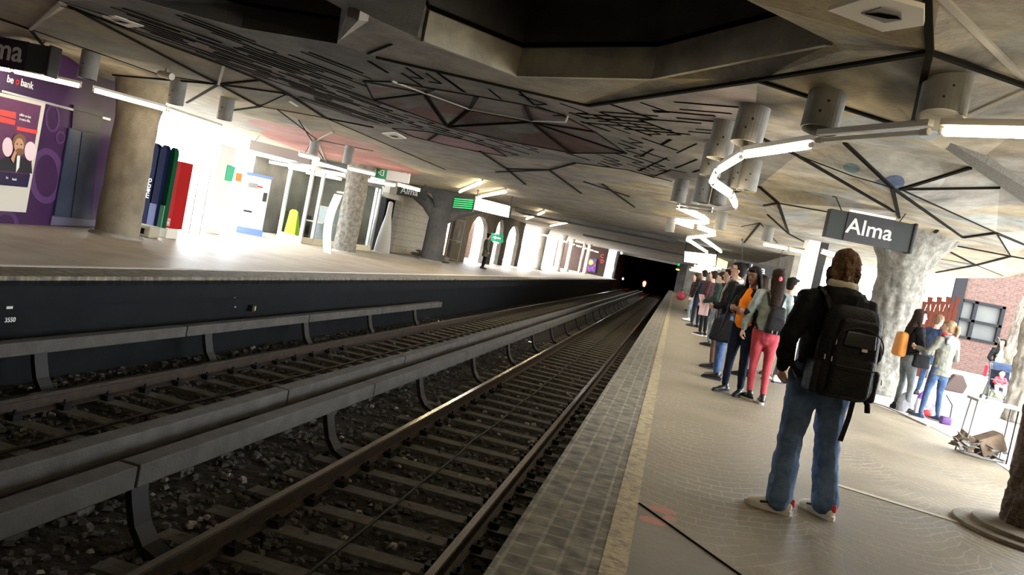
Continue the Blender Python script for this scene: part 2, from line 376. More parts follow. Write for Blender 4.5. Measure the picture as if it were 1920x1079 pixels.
# right platform ceiling
N1 = (1744, 96, 2.96); N2 = (1673, 351, 2.86); N3 = (1459, 380, 2.9); N4 = (1688, 354, 2.87)
E([(1739, -20, 3.02), N1], 'big'); E([(1421, 149, 3.0), N1], 'big'); E([N1, (1920, 159, 3.05), (1990, 180, 3.1)], 'big'); E([N1, (1713, 229, 2.92)], 'big')
E([(1421, 149, 3.0), (1686, 233, 2.92)], 'mid'); E([(1765, -10, 3.02), (1925, 150, 3.08)], 'light2'); E([(1806, 218, 3.0), (1925, 166, 3.06)], 'light2')
E([(1584, 267, 2.95), N2, (1806, 445, 3.05)], 'big'); E([(1820, 313, 3.08), N4, (1875, 351, 3.05)], 'mid'); E([N2, (1686, 408, 3.05)], 'mid')
E([(1423, 349, 3.08), N3, (1479, 438, 3.02)], 'mid'); E([N3, (1560, 398, 3.05), (1600, 420, 3.05)], 'mid'); E([N3, (1433, 385, 3.1)], 'mid'); E([(1375, 360, 3.1), (1423, 349, 3.08)], 'mid')
E([(1412, 250, 3.1), (1495, 290, 3.1), (1677, 396, 3.02)], 'mid'); E([(1806, 445, 3.05), (1868, 436, 2.88), (1930, 462, 3.1)], 'mid'); E([N4, (1868, 436, 2.88)], 'thin')
E([(1495, 290, 3.1), (1600, 330, 3.1), N2], 'thin'); E([(1440, 402, 3.1), (1479, 438, 3.02), (1540, 470, 3.1)], 'mid'); E([(1395, 455, 3.1), (1425, 418, 3.05)], 'mid'); E([(1390, 425, 3.1), (1425, 418, 3.05), (1470, 470, 3.1)], 'thin')
A = (1739, 450, 3.02)
E([(1758, 431, 3.1), A, (1689, 498, 3.1)], 'mid'); E([A, (1830, 497, 3.02)], 'mid'); E([A, (1895, 480, 3.05), (1940, 488, 3.1)], 'mid'); E([(1830, 497, 3.02), (1895, 480, 3.05)], 'mid'); E([(1755, 511, 3.1), (1830, 497, 3.02)], 'mid'); E([(1830, 497, 3.02), (1880, 517, 3.1)], 'thin'); E([(1720, 478, 3.1), (1830, 497, 3.02)], 'thin'); E([A, (1640, 452, 3.1)], 'thin')
E([(1895, 480, 3.05), (1868, 436, 2.88)], 'thin'); E([(1560, 80, 3.1), (1600, 108, 3.08)], None)
# slit-panel front edge
E([(705, 106, Z0), (1104, 197, Z0), (1421, 149, 3.0)], 'mid'); E([(690, 100, Z0), (735, 82, Z0)], 'thin')
# outer boundary
XL, XR = -14.2, 6.6
ol = [Vector((XL, -4, 2.95)), Vector((XL, 14, 2.8)), Vector((-13.6, 24, 2.85)), Vector((-12.6, 34, 2.95)), Vector((-12.2, 60, 3.0)), Vector((-12.2, 90.2, 3.1))]
orr = [Vector((5.0, 90.2, 3.1)), Vector((5.0, 60, 3.1)), Vector((6.0, 30, 3.1)), P(1735, 522, 2.93), P(1880, 522, 2.93), P(1965, 500, 2.93), Vector((5.2, 9, 2.93)), Vector((4.6, 5, 2.95)), Vector((4.6, -4, 2.95))]
loop(ol + orr)
for k in range(140):
    p = Vector((rnd.uniform(-12, 4.2), rnd.uniform(-3, 80), Z0 + rnd.uniform(-.05, .06)))
    p.z += .17*max(0, (p.y - 45)/45)
    if p.y < 46 and p.x > -9 and p.x < .5: continue
    if p.y < 28 and (p.x > -.5 or p.x < -8): continue
    verts.append(p)
pts2 = [Vector((v.x, v.y)) for v in verts]
ov, oe, of, oiv, oie, oif = delaunay_2d_cdt(pts2, edges, [], 0, 1e-4, True)
def zat(q, srcs):
    if srcs: return verts[srcs[0]].z
    # intersection vertex: average of closest originals
    ds = sorted(((verts[i].xy - q).length, i) for i in range(len(verts)))[:3]
    ws = [1/(d + .01) for d, _ in ds]; return sum(w_*verts[i].z for w_, (_, i) in zip(ws, ds))/sum(ws)
cv = [Vector((q.x, q.y, zat(q, oiv[i]))) for i, q in enumerate(ov)]
def inside(p, poly):
    c = False; n = len(poly)
    for i in range(n):
        a, b = poly[i], poly[(i+1) % n]
        if (a.y > p.y) != (b.y > p.y) and p.x < (b.x - a.x)*(p.y - a.y)/(b.y - a.y) + a.x: c = not c
    return c
outer = ol + orr
lensp = [P(x, y, Z0) for x, y in lens]
def slit_zone(c):
    return c.x > -7.3 and c.x < 1.0 and c.y > 7 and c.y < 40
SLITP = [P(705, 106, Z0), P(1104, 197, Z0), P(1421, 149, Z0), P(1500, 190, Z0), P(1410, 250, Z0), P(1375, 300, Z0), P(1290, 345, Z0), P(1250, 340, Z0), P(1090, 300, Z0), P(950, 293, Z0), P(735, 240, Z0), P(611, 221, Z0), P(420, 121, Z0), P(130, 10, Z0), P(60, -20, Z0), P(250, -10, Z0), P(452, 60, Z0), P(632, 90, Z0)]
mb = MB()
mb.v = [tuple(v) for v in cv]
RIGHTX = lambda c: c.x > 0.2 or (c.y < 12 and c.x > -.3)
for f in of:
    c = sum((cv[i] for i in f), Vector())/len(f)
    if inside(c, rec_main) or inside(c, rec_left) or not inside(c, outer): continue
    if inside(c, dp): mi = 3
    elif inside(c, lensp): mi = 4
    elif inside(c, SLITP): mi = 1
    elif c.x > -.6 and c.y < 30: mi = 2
    elif c.x < -7 and c.y < 30: mi = 5
    else: mi = 0
    mb.f.append(tuple(f)); mb.m.append(mi)
pk = P(640, 280, 3.05); pk2 = P(560, 240, 3.0); bl = P(1672, 195, 3.02); bl2 = P(1655, 290, 3.05)
C0 = ceiling_mat('painted ceiling concrete', (.34, .3, .23), [((.29, .26, .22), .35, .48, .52), ((.33, .29, .26), .5, .52, .56)], dirt=.55)
C1 = ceiling_mat('ribbed formwork concrete', (.23, .215, .19), [((.235, .2, .195), .45, .46, .54), ((.17, .16, .145), .8, .5, .6)], dirt=.6)
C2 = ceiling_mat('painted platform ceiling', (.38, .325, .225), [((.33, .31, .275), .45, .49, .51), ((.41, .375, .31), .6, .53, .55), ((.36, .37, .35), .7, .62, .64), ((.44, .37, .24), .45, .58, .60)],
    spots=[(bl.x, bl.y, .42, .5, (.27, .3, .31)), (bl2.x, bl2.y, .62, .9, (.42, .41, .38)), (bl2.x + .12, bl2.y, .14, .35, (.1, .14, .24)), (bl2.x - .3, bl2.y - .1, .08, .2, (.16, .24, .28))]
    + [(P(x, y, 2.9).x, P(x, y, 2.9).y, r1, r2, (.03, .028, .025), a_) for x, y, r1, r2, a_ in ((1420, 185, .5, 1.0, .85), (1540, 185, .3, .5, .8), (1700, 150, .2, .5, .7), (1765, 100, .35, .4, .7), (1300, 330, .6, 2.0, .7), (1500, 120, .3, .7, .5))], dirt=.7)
C3 = ceiling_mat('red-brown painted facets', (.13, .11, .1), [((.14, .08, .074), .9, .44, .48), ((.15, .15, .135), 1.3, .55, .6)], dirt=.5)
C4 = ceiling_mat('dull pink painted strip', (.3, .17, .17), [((.26, .15, .16), .9, .4, .6)], dirt=.4)
C5 = ceiling_mat('painted ceiling left', (.40, .34, .24), [((.3, .28, .24), .4, .46, .52), ((.4, .36, .24), .7, .55, .6)],
    spots=[(pk.x + .2, pk.y, 2.0, 3.4, (.42, .19, .17)), (pk2.x + .4, pk2.y + .8, 1.9, 1.9, (.42, .23, .21))], dirt=.4)
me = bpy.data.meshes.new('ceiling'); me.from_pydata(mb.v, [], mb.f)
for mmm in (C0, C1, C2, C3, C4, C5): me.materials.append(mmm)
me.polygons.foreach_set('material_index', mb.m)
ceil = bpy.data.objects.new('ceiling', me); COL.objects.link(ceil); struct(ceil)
sol = ceil.modifiers.new('thick', 'SOLIDIFY'); sol.thickness = .25; sol.offset = 1.0
bm = bmesh.new(); bm.from_mesh(me); bmesh.ops.recalc_face_normals(bm, faces=bm.faces)
for f in bm.faces:
    if f.normal.z > 0: f.normal_flip()
bm.to_mesh(me); bm.free(); sol.offset = -1.0
# ribs and joints
WID = {'thin': (.018, .012), 'mid': (.04, .03), 'big': (.04, .022), 'light': (.035, .035), 'light2': (.04, .025)}
tr = MB(); tl = MB()
for a, b, k in ribs:
    pa, pb = verts[a] - Vector((0, 0, .005)), verts[b] - Vector((0, 0, .005))
    far = (pa.y + pb.y)/2
    wd, ht = WID[k]; (tl if k.startswith('light') else tr).bar(pa, pb, wd*(1 + far*.012), ht)
struct(tr.build('trim_1', K['rib']), 'dark joints between the ceiling facets'); struct(tl.build('trim_2', K['light_rib']), 'pale strips along the ceiling facets')
# thick textured beam across right ceiling
b1, b2, b3, b4 = P(1742, 258, 2.86), P(1762, 256, 2.86), P(1950, 368, 2.87), P(1950, 402, 2.86)
struct(MB().slab([b1, b2, b3, b4], (0, 0, .22)).build('trim_3', K['beamdark']), 'rough dark beam under the right platform ceiling')
# grooves of the slit panel
from mathutils.bvhtree import BVHTree
CB = BVHTree.FromPolygons([tuple(v) for v in mb.v], mb.f)
def cz(p):
    h_ = CB.ray_cast(Vector((p.x, p.y, 1)), Vector((0, 0, 1)))
    return Vector((p.x, p.y, (h_[0].z if h_[0] else Z0) - .004))
sl = MB()
def groove(px, py, px2, py2, wd=.028):
    a, b = P(px, py, Z0 - .004), P(px2, py2, Z0 - .004); sl.bar(a, b, wd, .014)
def in_slit(x, y):
    p = P(x, y, Z0); return inside(p, SLITP) and not inside(p, dp) and not inside(p, lensp)
g = random.Random(3)
def ok_at(p): return inside(p, SLITP) and not inside(p, dp) and not inside(p, lensp) and not inside(p, rec_main) and not inside(p, rec_left)
def hatch_grooves(px_ok, a, b, step, lens_, gap, tick=0.0):
    """parallel grooves at regular spacing, each broken into random lengths"""
    o = P(*a, Z0); d = (P(*b, Z0) - o).normalized(); n_ = Vector((-d.y, d.x, 0)); dz = Vector((0, 0, -.004))
    for k in range(-90, 91):
        off = k*step + g.uniform(-.02, .02); t = -40 + g.uniform(0, 1)
        while t < 60:
            L = g.uniform(*lens_); pa = o + n_*off + d*t; pb = pa + d*L; mid_ = (pa + pb)/2; t += L + g.uniform(*gap)
            if mid_.y < 3 or mid_.y > 46 or not (ok_at(pa) and ok_at(pb) and ok_at(mid_)): continue
            x, y = proj(mid_)
            if not px_ok(x, y): continue
            sl.bar(cz(pa), cz(pb), g.choice((.022, .028, .04)), .005)
            if g.random() < tick: sl.bar(cz(pb), cz(pb + n_*step*.8), .022, .005)
hatch_grooves(lambda x, y: x < 700, (350, 80), (640, 182), .13, (.5, 1.9), (.12, .5))
hatch_grooves(lambda x, y: 700 <= x < 1150 and y < 185 + .0*x, (735, 110), (810, 160), .2, (.4, 1.1), (.2, .6), .3)
hatch_grooves(lambda x, y: 700 <= x < 1250 and y >= 185, (860, 245), (960, 275), .26, (.25, .7), (.1, .4), .6)
hatch_grooves(lambda x, y: x >= 1150 and y < 262, (1290, 215), (1390, 222), .17, (.5, 1.6), (.15, .6), .12)
hatch_grooves(lambda x, y: x >= 1190 and y >= 255, (1250, 320), (1300, 300), .3, (.4, 1.6), (.15, .6), .3)
struct(sl.build('trim_4', K['slit']), 'short dark grooves cut in the ceiling panel over the tracks')
# recesses: walls, a groove, a closed top
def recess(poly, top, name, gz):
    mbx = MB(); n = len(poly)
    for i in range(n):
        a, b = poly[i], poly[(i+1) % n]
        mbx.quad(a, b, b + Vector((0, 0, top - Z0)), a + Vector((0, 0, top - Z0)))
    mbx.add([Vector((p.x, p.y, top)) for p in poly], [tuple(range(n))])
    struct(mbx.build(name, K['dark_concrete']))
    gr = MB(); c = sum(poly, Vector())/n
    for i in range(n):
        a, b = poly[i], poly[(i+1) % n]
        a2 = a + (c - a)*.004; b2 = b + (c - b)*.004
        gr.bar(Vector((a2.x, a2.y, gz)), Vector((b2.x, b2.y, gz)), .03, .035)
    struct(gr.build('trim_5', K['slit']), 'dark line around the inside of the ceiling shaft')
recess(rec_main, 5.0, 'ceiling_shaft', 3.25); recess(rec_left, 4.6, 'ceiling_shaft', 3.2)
# pale fascia under the shaft edge, and the block where the two shafts meet
fb = MB()
for i in range(0, 3):
    a, b = rec_main[i], rec_main[i+1]; c = Vector((-1.1, 5.6, 0)); ia, ib = (a - c), (b - c); ia.z = ib.z = 0
    a1, b1_ = a + ia.normalized()*-.05, b + ib.normalized()*-.05
    fb.add([a1 + Vector((0, 0, -.02)), b1_ + Vector((0, 0, -.02)), b1_ + Vector((0, 0, .26)), a1 + Vector((0, 0, .26)), a + Vector((0, 0, -.02)), b + Vector((0, 0, -.02)), b + Vector((0, 0, .26)), a + Vector((0, 0, .26))],
           [(0, 1, 2, 3), (4, 7, 6, 5), (0, 4, 5, 1), (3, 2, 6, 7), (0, 3, 7, 4), (1, 5, 6, 2)])
struct(fb.build('trim_6', mat('shaft fascia', (.42, .39, .31), .85, col2=(.26, .24, .2), scale=3, bump=.3)), 'fascia around the big ceiling shaft')
bk = MB(); q0, q1, q2, q3 = P(640, 75, Z0), P(690, 38, Z0), P(795, 0, Z0), P(790, 72, Z0)
bk.slab([P(626, -6, 2.93), P(706, 36, 2.85), P(782, 70, 2.78), P(802, -10, 2.8)], (0, 0, .3))
bk.slab([P(634, 78, 2.92), P(650, 30, 2.88), P(672, 38, 2.85), P(690, 40, 2.9)], (0, 0, .3))
struct(bk.build('trim_7', K['concrete']), 'concrete beam end between the two ceiling shafts')
# conduit on the red-brown facets
cd = MB(); pth = [P(735, 152, Z0 - .03), P(797, 175, DZ - .05), P(880, 205, DZ - .05), P(998, 227, DZ - .05), P(1060, 229, Z0 - .02), P(1065, 218, Z0 - .02)]
cd.tube(pth, .012); tag(cd.build('conduit_pipe', K['light_rib']), 'thin pale pipe bent along the red-brown ceiling facets', 'pipe')

# dark beam and lower soffit far over the tracks
fbm = MB()
fbm.mm((-7.3, 34.0, 2.8), (-.3, 36.0, 3.3)); fbm.mm((-6.4, 52, 2.9), (.2, 54, 3.3))
struct(fbm.build('trim_8', K['dark_concrete']), 'dark cross beam over the tracks')

# ============================================================ PLATFORMS, TRACK BED
YB, YE = -4.0, 90.0
FL = floor_mat()
RE, LE = -.48, -6.27
pf = MB(); pf.mm((RE + .02, YB, -.09), (9.5, YE, 0)); fl = pf.build('floor', FL); struct(fl, 'worn fan-pattern paving of the right platform')
pfo = MB(); pfo.mm((9.5, YB, -.35), (30, 60, 0)); pfo.mm((-40, -4, -.36), (-14, 60, -.002)); fo = pfo.build('floor', mat('courtyard paving', (.55, .53, .5), .8, col2=(.45, .43, .4), scale=3)); struct(fo, 'bright courtyard paving outside')
_o = [P(1560, 728, 0), P(1600, 744, 0), P(1740, 798, 0), P(1830, 845, 0), P(1925, 905, 0)]
op = MB(); op.prism([(p.x, p.y) for p in _o] + [(30, _o[-1].y), (30, 45), (_o[0].x + 1.2, 45), (_o[0].x, _o[0].y + 6)], -.02, .006)  # daylight on the floor put into the paler colour of this slab
struct(op.build('floor', mat('outdoor paving paled for daylight', (.5, .48, .45), .8, col2=(.4, .38, .35), scale=4, bump=.3)), 'paving at the open side of the right platform, paled for daylight')
FLL = mat('left platform paving', (.25, .215, .17), .5, col2=(.36, .315, .25), scale=1.1, bump=.3, bscale=18, spec=.4)
pl = MB(); pl.mm((-14, YB, -.03), (LE - .02, YE, 0)); fl2 = pl.build('floor', FLL); struct(fl2, 'paving of the left platform')
edge_m = brick_mat('edge tiles', (.115, .102, .074), (.15, .133, .098), (.2, .178, .135), bw=.14, bh=.1125, ms=.009, axis='YX', bump=.6, noise_amt=.5)
eb = MB(); eb.mm((RE, YB, -.1), (-.06, YE, .004)); struct(eb.build('trim_9', edge_m), 'tile strip along the right platform edge')
eb = MB(); eb.mm((LE - .52, YB, -.1), (LE, YE, .004)); struct(eb.build('trim_10', edge_m), 'tile strip along the left platform edge')
yl = mat('worn cream line', (.36, .29, .17), .7, col2=(.2, .165, .115), scale=14, contrast=(.45, .62), bump=.3)
ly = MB(); ly.mm((-.06, YB, -.05), (.055, YE, .006)); struct(ly.build('trim_11', yl), 'cream safety line on the right platform')
ly = MB(); ly.mm((LE - .62, YB, -.05), (LE - .52, YE, .006)); struct(ly.build('trim_12', mat('white line', (.75, .73, .68), .7)), 'white safety line on the left platform')
ln = MB(); a, b = P(1568, 910, 0), P(1835, 992, 0); d = (b - a).normalized(); ln.bar(a + Vector((0, 0, .001)), b + d*2 + Vector((0, 0, .001)), .07, .008)
struct(ln.build('trim_13', mat('pale paving strip', (.4, .36, .28), .7)), 'thin pale strip slanting over the paving')
ln = MB(); ln.bar(P(1198, 944, .002), P(1398, 1086, .002), .012, .006); struct(ln.build('trim_14', K['slit']), 'slanting joint of the cement slab')
# platform faces
wl = MB(); wl.mm((LE - .42, YB, -1.35), (LE - .3, YE, -.1)); struct(wl.build('wall_left_platform', K['black_wall']), 'black wall under the left platform edge')
wl = MB(); wl.mm((LE - .3, YB, -.3), (LE, YE, -.04)); struct(wl.build('trim_15', K['black_wall']), 'black lip of the left platform edge')
wl = MB(); wl.mm((RE + .25, YB, -1.35), (RE + .35, YE, -.1)); struct(wl.build('wall_right_platform', K['black_wall']), 'dark wall under the right platform edge')
# ballast with relief
bx0, bx1 = LE - .32, RE + .28
def grid(x0, x1, y0, y1, nx, ny, fz):
    vs = [(x0 + (x1-x0)*i/nx, y0 + (y1-y0)*j/ny, fz(x0 + (x1-x0)*i/nx, y0 + (y1-y0)*j/ny)) for j in range(ny+1) for i in range(nx+1)]
    return vs, [(j*(nx+1) + i, j*(nx+1) + i + 1, (j+1)*(nx+1) + i + 1, (j+1)*(nx+1) + i) for j in range(ny) for i in range(nx)]
bl_ = MB(); bl_.add(*grid(bx0, bx1, YB, 22, 130, 520, lambda x, y: -1.235 + .028*noise.noise((x*9, y*9, 0)) + .02*noise.noise((x*3, y*3, 5))))
bl_.add(*grid(bx0, bx1, 22, 110, 10, 100, lambda x, y: -1.235 + .01*noise.noise((x*3, y*3, 5))))
struct(bl_.build('floor_track_bed', K['ballast'], smooth=True), 'dark ballast bed of the tracks')
st = MB(); sp = MB(); g = random.Random(11)
def stone(mb_, p, s):
    Rm = Matrix.Rotation(g.uniform(0, 6.3), 3, 'Z') @ Matrix.Rotation(g.uniform(-.5, .5), 3, 'X'); vs = []
    for q in ((-1, -1, -.6), (1, -1, -.7), (1, 1, -.5), (-1, 1, -.6), (-.7, -.6, .6), (.6, -.7, .7), (.7, .6, .5), (-.5, .7, .7)):
        vs.append(Vector(p) + Rm @ Vector([q[i]*s[i]*(1 + .5*(g.random() - .5)) for i in range(3)]))
    mb_.add(vs, [(3, 2, 1, 0), (4, 5, 6, 7), (0, 1, 5, 4), (1, 2, 6, 5), (2, 3, 7, 6), (3, 0, 4, 7)])
for k in range(11000):
    y = 2.5 + 20*g.random()**1.9; x = g.uniform(bx0 + .1, bx1)
    s = g.uniform(.016, .042); stone(st if g.random() < .96 else sp, (x, y, -1.225 + g.random()*.02), (s, s*g.uniform(.6, 1), s*g.uniform(.4, .8)))
for k in range(90):
    p = P(g.uniform(130, 420), g.uniform(925, 1000), -1.2)
    if p.x > -3.1 and p.x < -2.75: s = g.uniform(.015, .03); stone(sp, p, (s, s*.8, s*.7))
tag(st.build('ballast_stones', K['stone']), 'loose grey ballast stones lying between the rails', 'stones', kind='stuff')
tag(sp.build('pale_ballast_stones', K['stone_pale']), 'scattered whitish stones lying on the ballast', 'stones', kind='stuff')

# rails
prof = [(-.065, 0), (.065, 0), (.065, .012), (.012, .03), (.01, .12), (.034, .135), (.036, .165), (.028, .172), (-.028, .172), (-.036, .165), (-.034, .135), (-.01, .12), (-.012, .03), (-.065, .012)]
def rail(x, label):
    o = MB(); n = len(prof); zb = -1.02 - .172
    vs = [(x + a, yy, zb + b) for yy in (YB, 112) for a, b in prof]
    o.add(vs, [(i, (i+1) % n, n + (i+1) % n, n + i) for i in range(n)] + [tuple(range(n-1, -1, -1)), tuple(range(n, 2*n))])
    t = thing('rail', label, 'rail', (x, 0, zb)); o.build('rail_web', K['steel_rail'], t)
    h = MB(); h.mm((x - .027, YB, zb + .1715), (x + .027, 112, zb + .1745)); h.build('rail_head', K['rail_top'], t)
rail(-1.19, 'running rail nearest the right platform edge, its head shiny')
rail(-2.66, 'shiny running rail beside the grey conductor covers, left of the near sleepers')
rail(-4.17, 'running rail mostly hidden behind the farther conductor cover')
rail(-5.66, 'dull brown running rail nearest the left platform')
# sleepers
def sleeper(x0, x1, xs, label, grp):
    t = thing('sleeper', label, 'sleeper', (0, 0, 0), group=grp, local=True)
    m_ = MB(); m_.mm((x0, -.095, -1.32), (x1, .095, -1.195)); m_.build('sleeper_block', K['sleeper'], t, bevel=.008)
    for x in xs:
        for s in (-1, 1):
            c = MB(); c.box((x + s*.1, 0, -1.165), (.09, .11, .06)); c.cyl((x + s*.1, 0, -1.19), (x + s*.1, 0, -1.1), .014, n=8); c.build('rail_clip', K['black'], t)
    return t
for x0, x1, xs, lab, grp in ((-3.12, -.92, (-1.19, -2.66), 'weathered grey sleeper under the near track beside the right platform', 'sleepers of the near track'),
                             (-6.02, -3.74, (-4.17, -5.66), 'dim grey sleeper under the far track beside the left platform', 'sleepers of the far track')):
    s0 = sleeper(x0, x1, xs, lab, grp); s0.location.y = .72 + .615*3
    plain = None
    for k in range(4, 146):
        y = .72 + .615*k
        if y < 14: dup(s0, (0, y, 0))
        else:
            if plain is None:
                m_ = MB(); m_.mm((x0, -.095, -1.32), (x1, .095, -1.195)); plain = m_.build('sleeper', K['sleeper']); tag(plain, lab, 'sleeper', grp); plain.location = (0, y, 0)
            else: dup(plain, (0, y, 0))
# centre cable
def wob(x, z, y0, y1, r, label, amp=.05):
    o = MB(); n = 60; pts = [(x + amp*noise.noise((y0 + (y1-y0)*(i/n)**1.6, 3.1*x, 0)), y0 + (y1-y0)*(i/n)**1.6, z + .01*noise.noise((i*.7, x, 1))) for i in range(n+1)]
    o.tube(pts, r); return tag(o.build('track_cable', K['black'], smooth=True), label, 'cable')
wob(-1.98, -1.178, 2.6, 60, .014, 'thin black cable running along the middle of the near track')
wob(-4.95, -1.178, 3.5, 60, .016, 'thin black cable along the middle of the far track')
# conductor covers
def cover(x0, x1, z0, z1, y0, y1, seg, label, side, br0):
    t = thing('conductor_rail', label, 'conductor rail', ((x0+x1)/2, 0, z0))
    y = y0; k = 0
    while y < y1:
        e = min(y + seg, y1)
        o = MB(); o.mm((x0, y + .012, z0), (x1, e - .012, z1)); o.build('cover_section', K['beam'], t, bevel=.012)
        y = e; k += 1
    yb = br0
    while yb < y1:
        if yb > y0 and yb < 60:
            y = yb; b = MB(); xs = x1 if side > 0 else x0; px_ = [(xs - side*.05, 0, z0 + .02), (xs - side*.02, 0, z0 - .1), (xs + side*.03, 0, z0 - .25), (xs + side*.12, 0, z0 - .37), (xs + side*.26, 0, z0 - .43), (xs + side*.36, 0, z0 - .45)]
            yy = y + .05
            for j in range(5): b.bar(Vector(px_[j]) + Vector((0, yy, 0)), Vector(px_[j+1]) + Vector((0, yy, 0)), .17, .05, up=(1, 0, .3))
            b.mm((min(xs - side*.05, xs + side*.4), yy - .12, z0 - .475), (max(xs - side*.05, xs + side*.4), yy + .12, z0 - .45))
            b.build('bracket', K['black'], t)
        yb += 3.0
cover(-3.27, -3.115, -.78, -.62, .43, 88, 4.2, 'nearer of the two long grey conductor covers between the tracks', 1, 1.65)
cover(-3.72, -3.56, -.78, -.62, .35, 88, 3.6, 'farther of the two long grey conductor covers between the tracks', -1, .9)
cover(-6.2, -6.06, -.76, -.62, -1.3, 21.3, 3.6, 'conductor cover under the left platform edge, ending halfway', 1, 1.0)
# tunnel & portal
tn = MB(); tn.mm((-7.0, 150, -1.6), (.6, 150.2, 3.4)); tn.mm((-7.0, 90.35, -1.6), (-6.9, 150, 3.4)); tn.mm((.5, 90.35, -1.6), (.6, 150, 3.4)); tn.mm((-7.0, 90.35, 3.3), (.6, 150, 3.4)); tn.mm((-7, 90.4, -1.7), (.6, 150, -1.55))
struct(tn.build('wall_tunnel', K['tunnel']), 'black inside of the tunnel')
pw = MB(); pw.mm((-6.6, 90.0, 2.95), (.05, 90.3, 3.4)); struct(pw.build('wall_portal', K['concrete']), 'concrete lintel over the tunnel mouth')
pw = MB(); pw.mm((-6.55, 89.93, 2.88), (.05, 89.99, 2.95)); struct(pw.build('trim_16', K['light_rib']), 'pale edge over the tunnel mouth')
# ============================================================ COLUMNS
def col_mesh(cx, cy_, r, H, amp, freq, flare=None, lean=(0, 0), n=56, nz=70, z0=0.0, vert=3.0, name='column', mt=None, parent=None):
    vs = []; fs = []
    for j in range(nz+1):
        t = j/nz; z = z0 + H*t
        rr = r*(flare(t) if flare else 1)
        for i in range(n):
            a = 2*math.pi*i/n; ca, sa = math.cos(a), math.sin(a)
            d = noise.noise((ca*freq*r*2, sa*freq*r*2, z*freq/vert)); d2 = noise.noise((ca*freq*r*6, sa*freq*r*6, z*freq*.8))
            q = rr + amp*(d*1.2 - abs(d2)*.9)
            vs.append((cx + lean[0]*t + ca*q, cy_ + lean[1]*t + sa*q, z))
    for j in range(nz):
        for i in range(n): fs.append((j*n + i, j*n + (i+1) % n, (j+1)*n + (i+1) % n, (j+1)*n + i))
    fs += [tuple(range(n-1, -1, -1)), tuple(nz*n + i for i in range(n))]
    o = MB(); o.add(vs, fs); return o.build(name, mt, parent, smooth=True)
BARK = mat('grey bark-like concrete', (.2, .19, .165), .9, col2=(.10, .095, .08), scale=9, bump=1, bscale=22)
BARKD = mat('dark bark', (.1, .075, .055), .9, col2=(.05, .038, .03), scale=14, bump=1, bscale=30)
TREEC = mat('pale bark', (.32, .29, .25), .9, col2=(.18, .16, .13), scale=7, bump=1, bscale=15)
CONC1 = mat('stained concrete column', (.235, .2, .14), .85, col2=(.15, .125, .09), scale=2.5, bump=.5, bscale=35)
def column(cx, cy_, r, H, label, mt, amp=.02, freq=7, flare=None, base=True, lean=(0, 0), vert=3, nz=70, n=56, grp=None):
    t = thing('column', label, 'column', (cx, cy_, 0), group=grp)
    col_mesh(cx, cy_, r, H, amp, freq, flare, lean, mt=mt, parent=t, name='shaft', vert=vert, nz=nz, n=n)
    if base:
        b = MB(); b.cyl((cx, cy_, 0), (cx, cy_, .035), r*1.28, n=40); b.cyl((cx, cy_, .035), (cx, cy_, .06), r*1.18, n=40); b.build('foot_ring', K['concrete'], t)
    return t
fl1 = lambda t: 1 + .25*max(0, (.25 - t))*.6 + (.35*((t - .72)/.28)**1.3 if t > .72 else 0)
column(-10.1, 13.05, .37, 3.0, 'broad stained concrete column in front of the purple advertising wall', CONC1, .012, 4, fl1, vert=1)
fl2 = lambda t: 1 + (.35*((t - .78)/.22)**1.5 if t > .78 else 0)
column(-10.45, 24.2, .36, 3.0, 'bark-textured round column beside the glass booth on the left platform', BARK, .03, 8, fl2)
# right bark column with a flaring branch
rc = P(1652, 742, 0); rcx, rcy = rc.x, rc.y + .42
t = column(rcx, rcy, .40, 3.1, 'thick bark-textured tree-like column right of the man with the backpack', BARK, .05, 7, lambda t: 1.12 - .2*t + (1.5*((t - .66)/.34)**1.7 if t > .66 else 0) + (.12*(1 - t*6) if t < .16 else 0), base=False)
kb = MB(); pts = [P(x, y, 0) for x, y in ((1575, 738), (1600, 746), (1660, 764), (1740, 800))]
for a, b_ in zip(pts, pts[1:]): kb.bar(a + Vector((0, 0, .005)), b_ + Vector((0, 0, .005)), .05, .03)
struct(kb.build('trim_17', K['concrete']), 'low kerb at the foot of the tree-like column')
# left branching tree column
tx, ty = -10.0, 32.1
t = column(tx, ty, .42, 2.2, 'dark tree-shaped concrete column forking under the ceiling, beside the tiled wall', K['dark_concrete'], .02, 5, lambda t: 1.1 - .15*t, base=True)
b = MB(); b.loft([(tx, ty, 1.7), (tx + .1, ty, 2.3), (tx + .05, ty, 3.12)], [(.36, .36), (.38, .34), (.75, .45)], n=16); b.build('branch', K['dark_concrete'], t, smooth=True)
b = MB(); b.loft([(tx, ty, 1.75), (tx + .7, ty + .4, 2.35), (tx + 1.5, ty + 1.0, 2.8), (tx + 2.3, ty + 1.5, 3.1)], [(.32, .3), (.34, .3), (.36, .3), (.5, .25)], n=16); b.build('branch', K['dark_concrete'], t, smooth=True)
b = MB(); b.loft([(tx, ty, 1.75), (tx - .6, ty, 2.35), (tx - 1.3, ty - .1, 2.75), (tx - 2.0, ty - .2, 3.05)], [(.3, .28), (.28, .26), (.26, .22), (.3, .2)], n=16); b.build('branch', K['dark_concrete'], t, smooth=True)
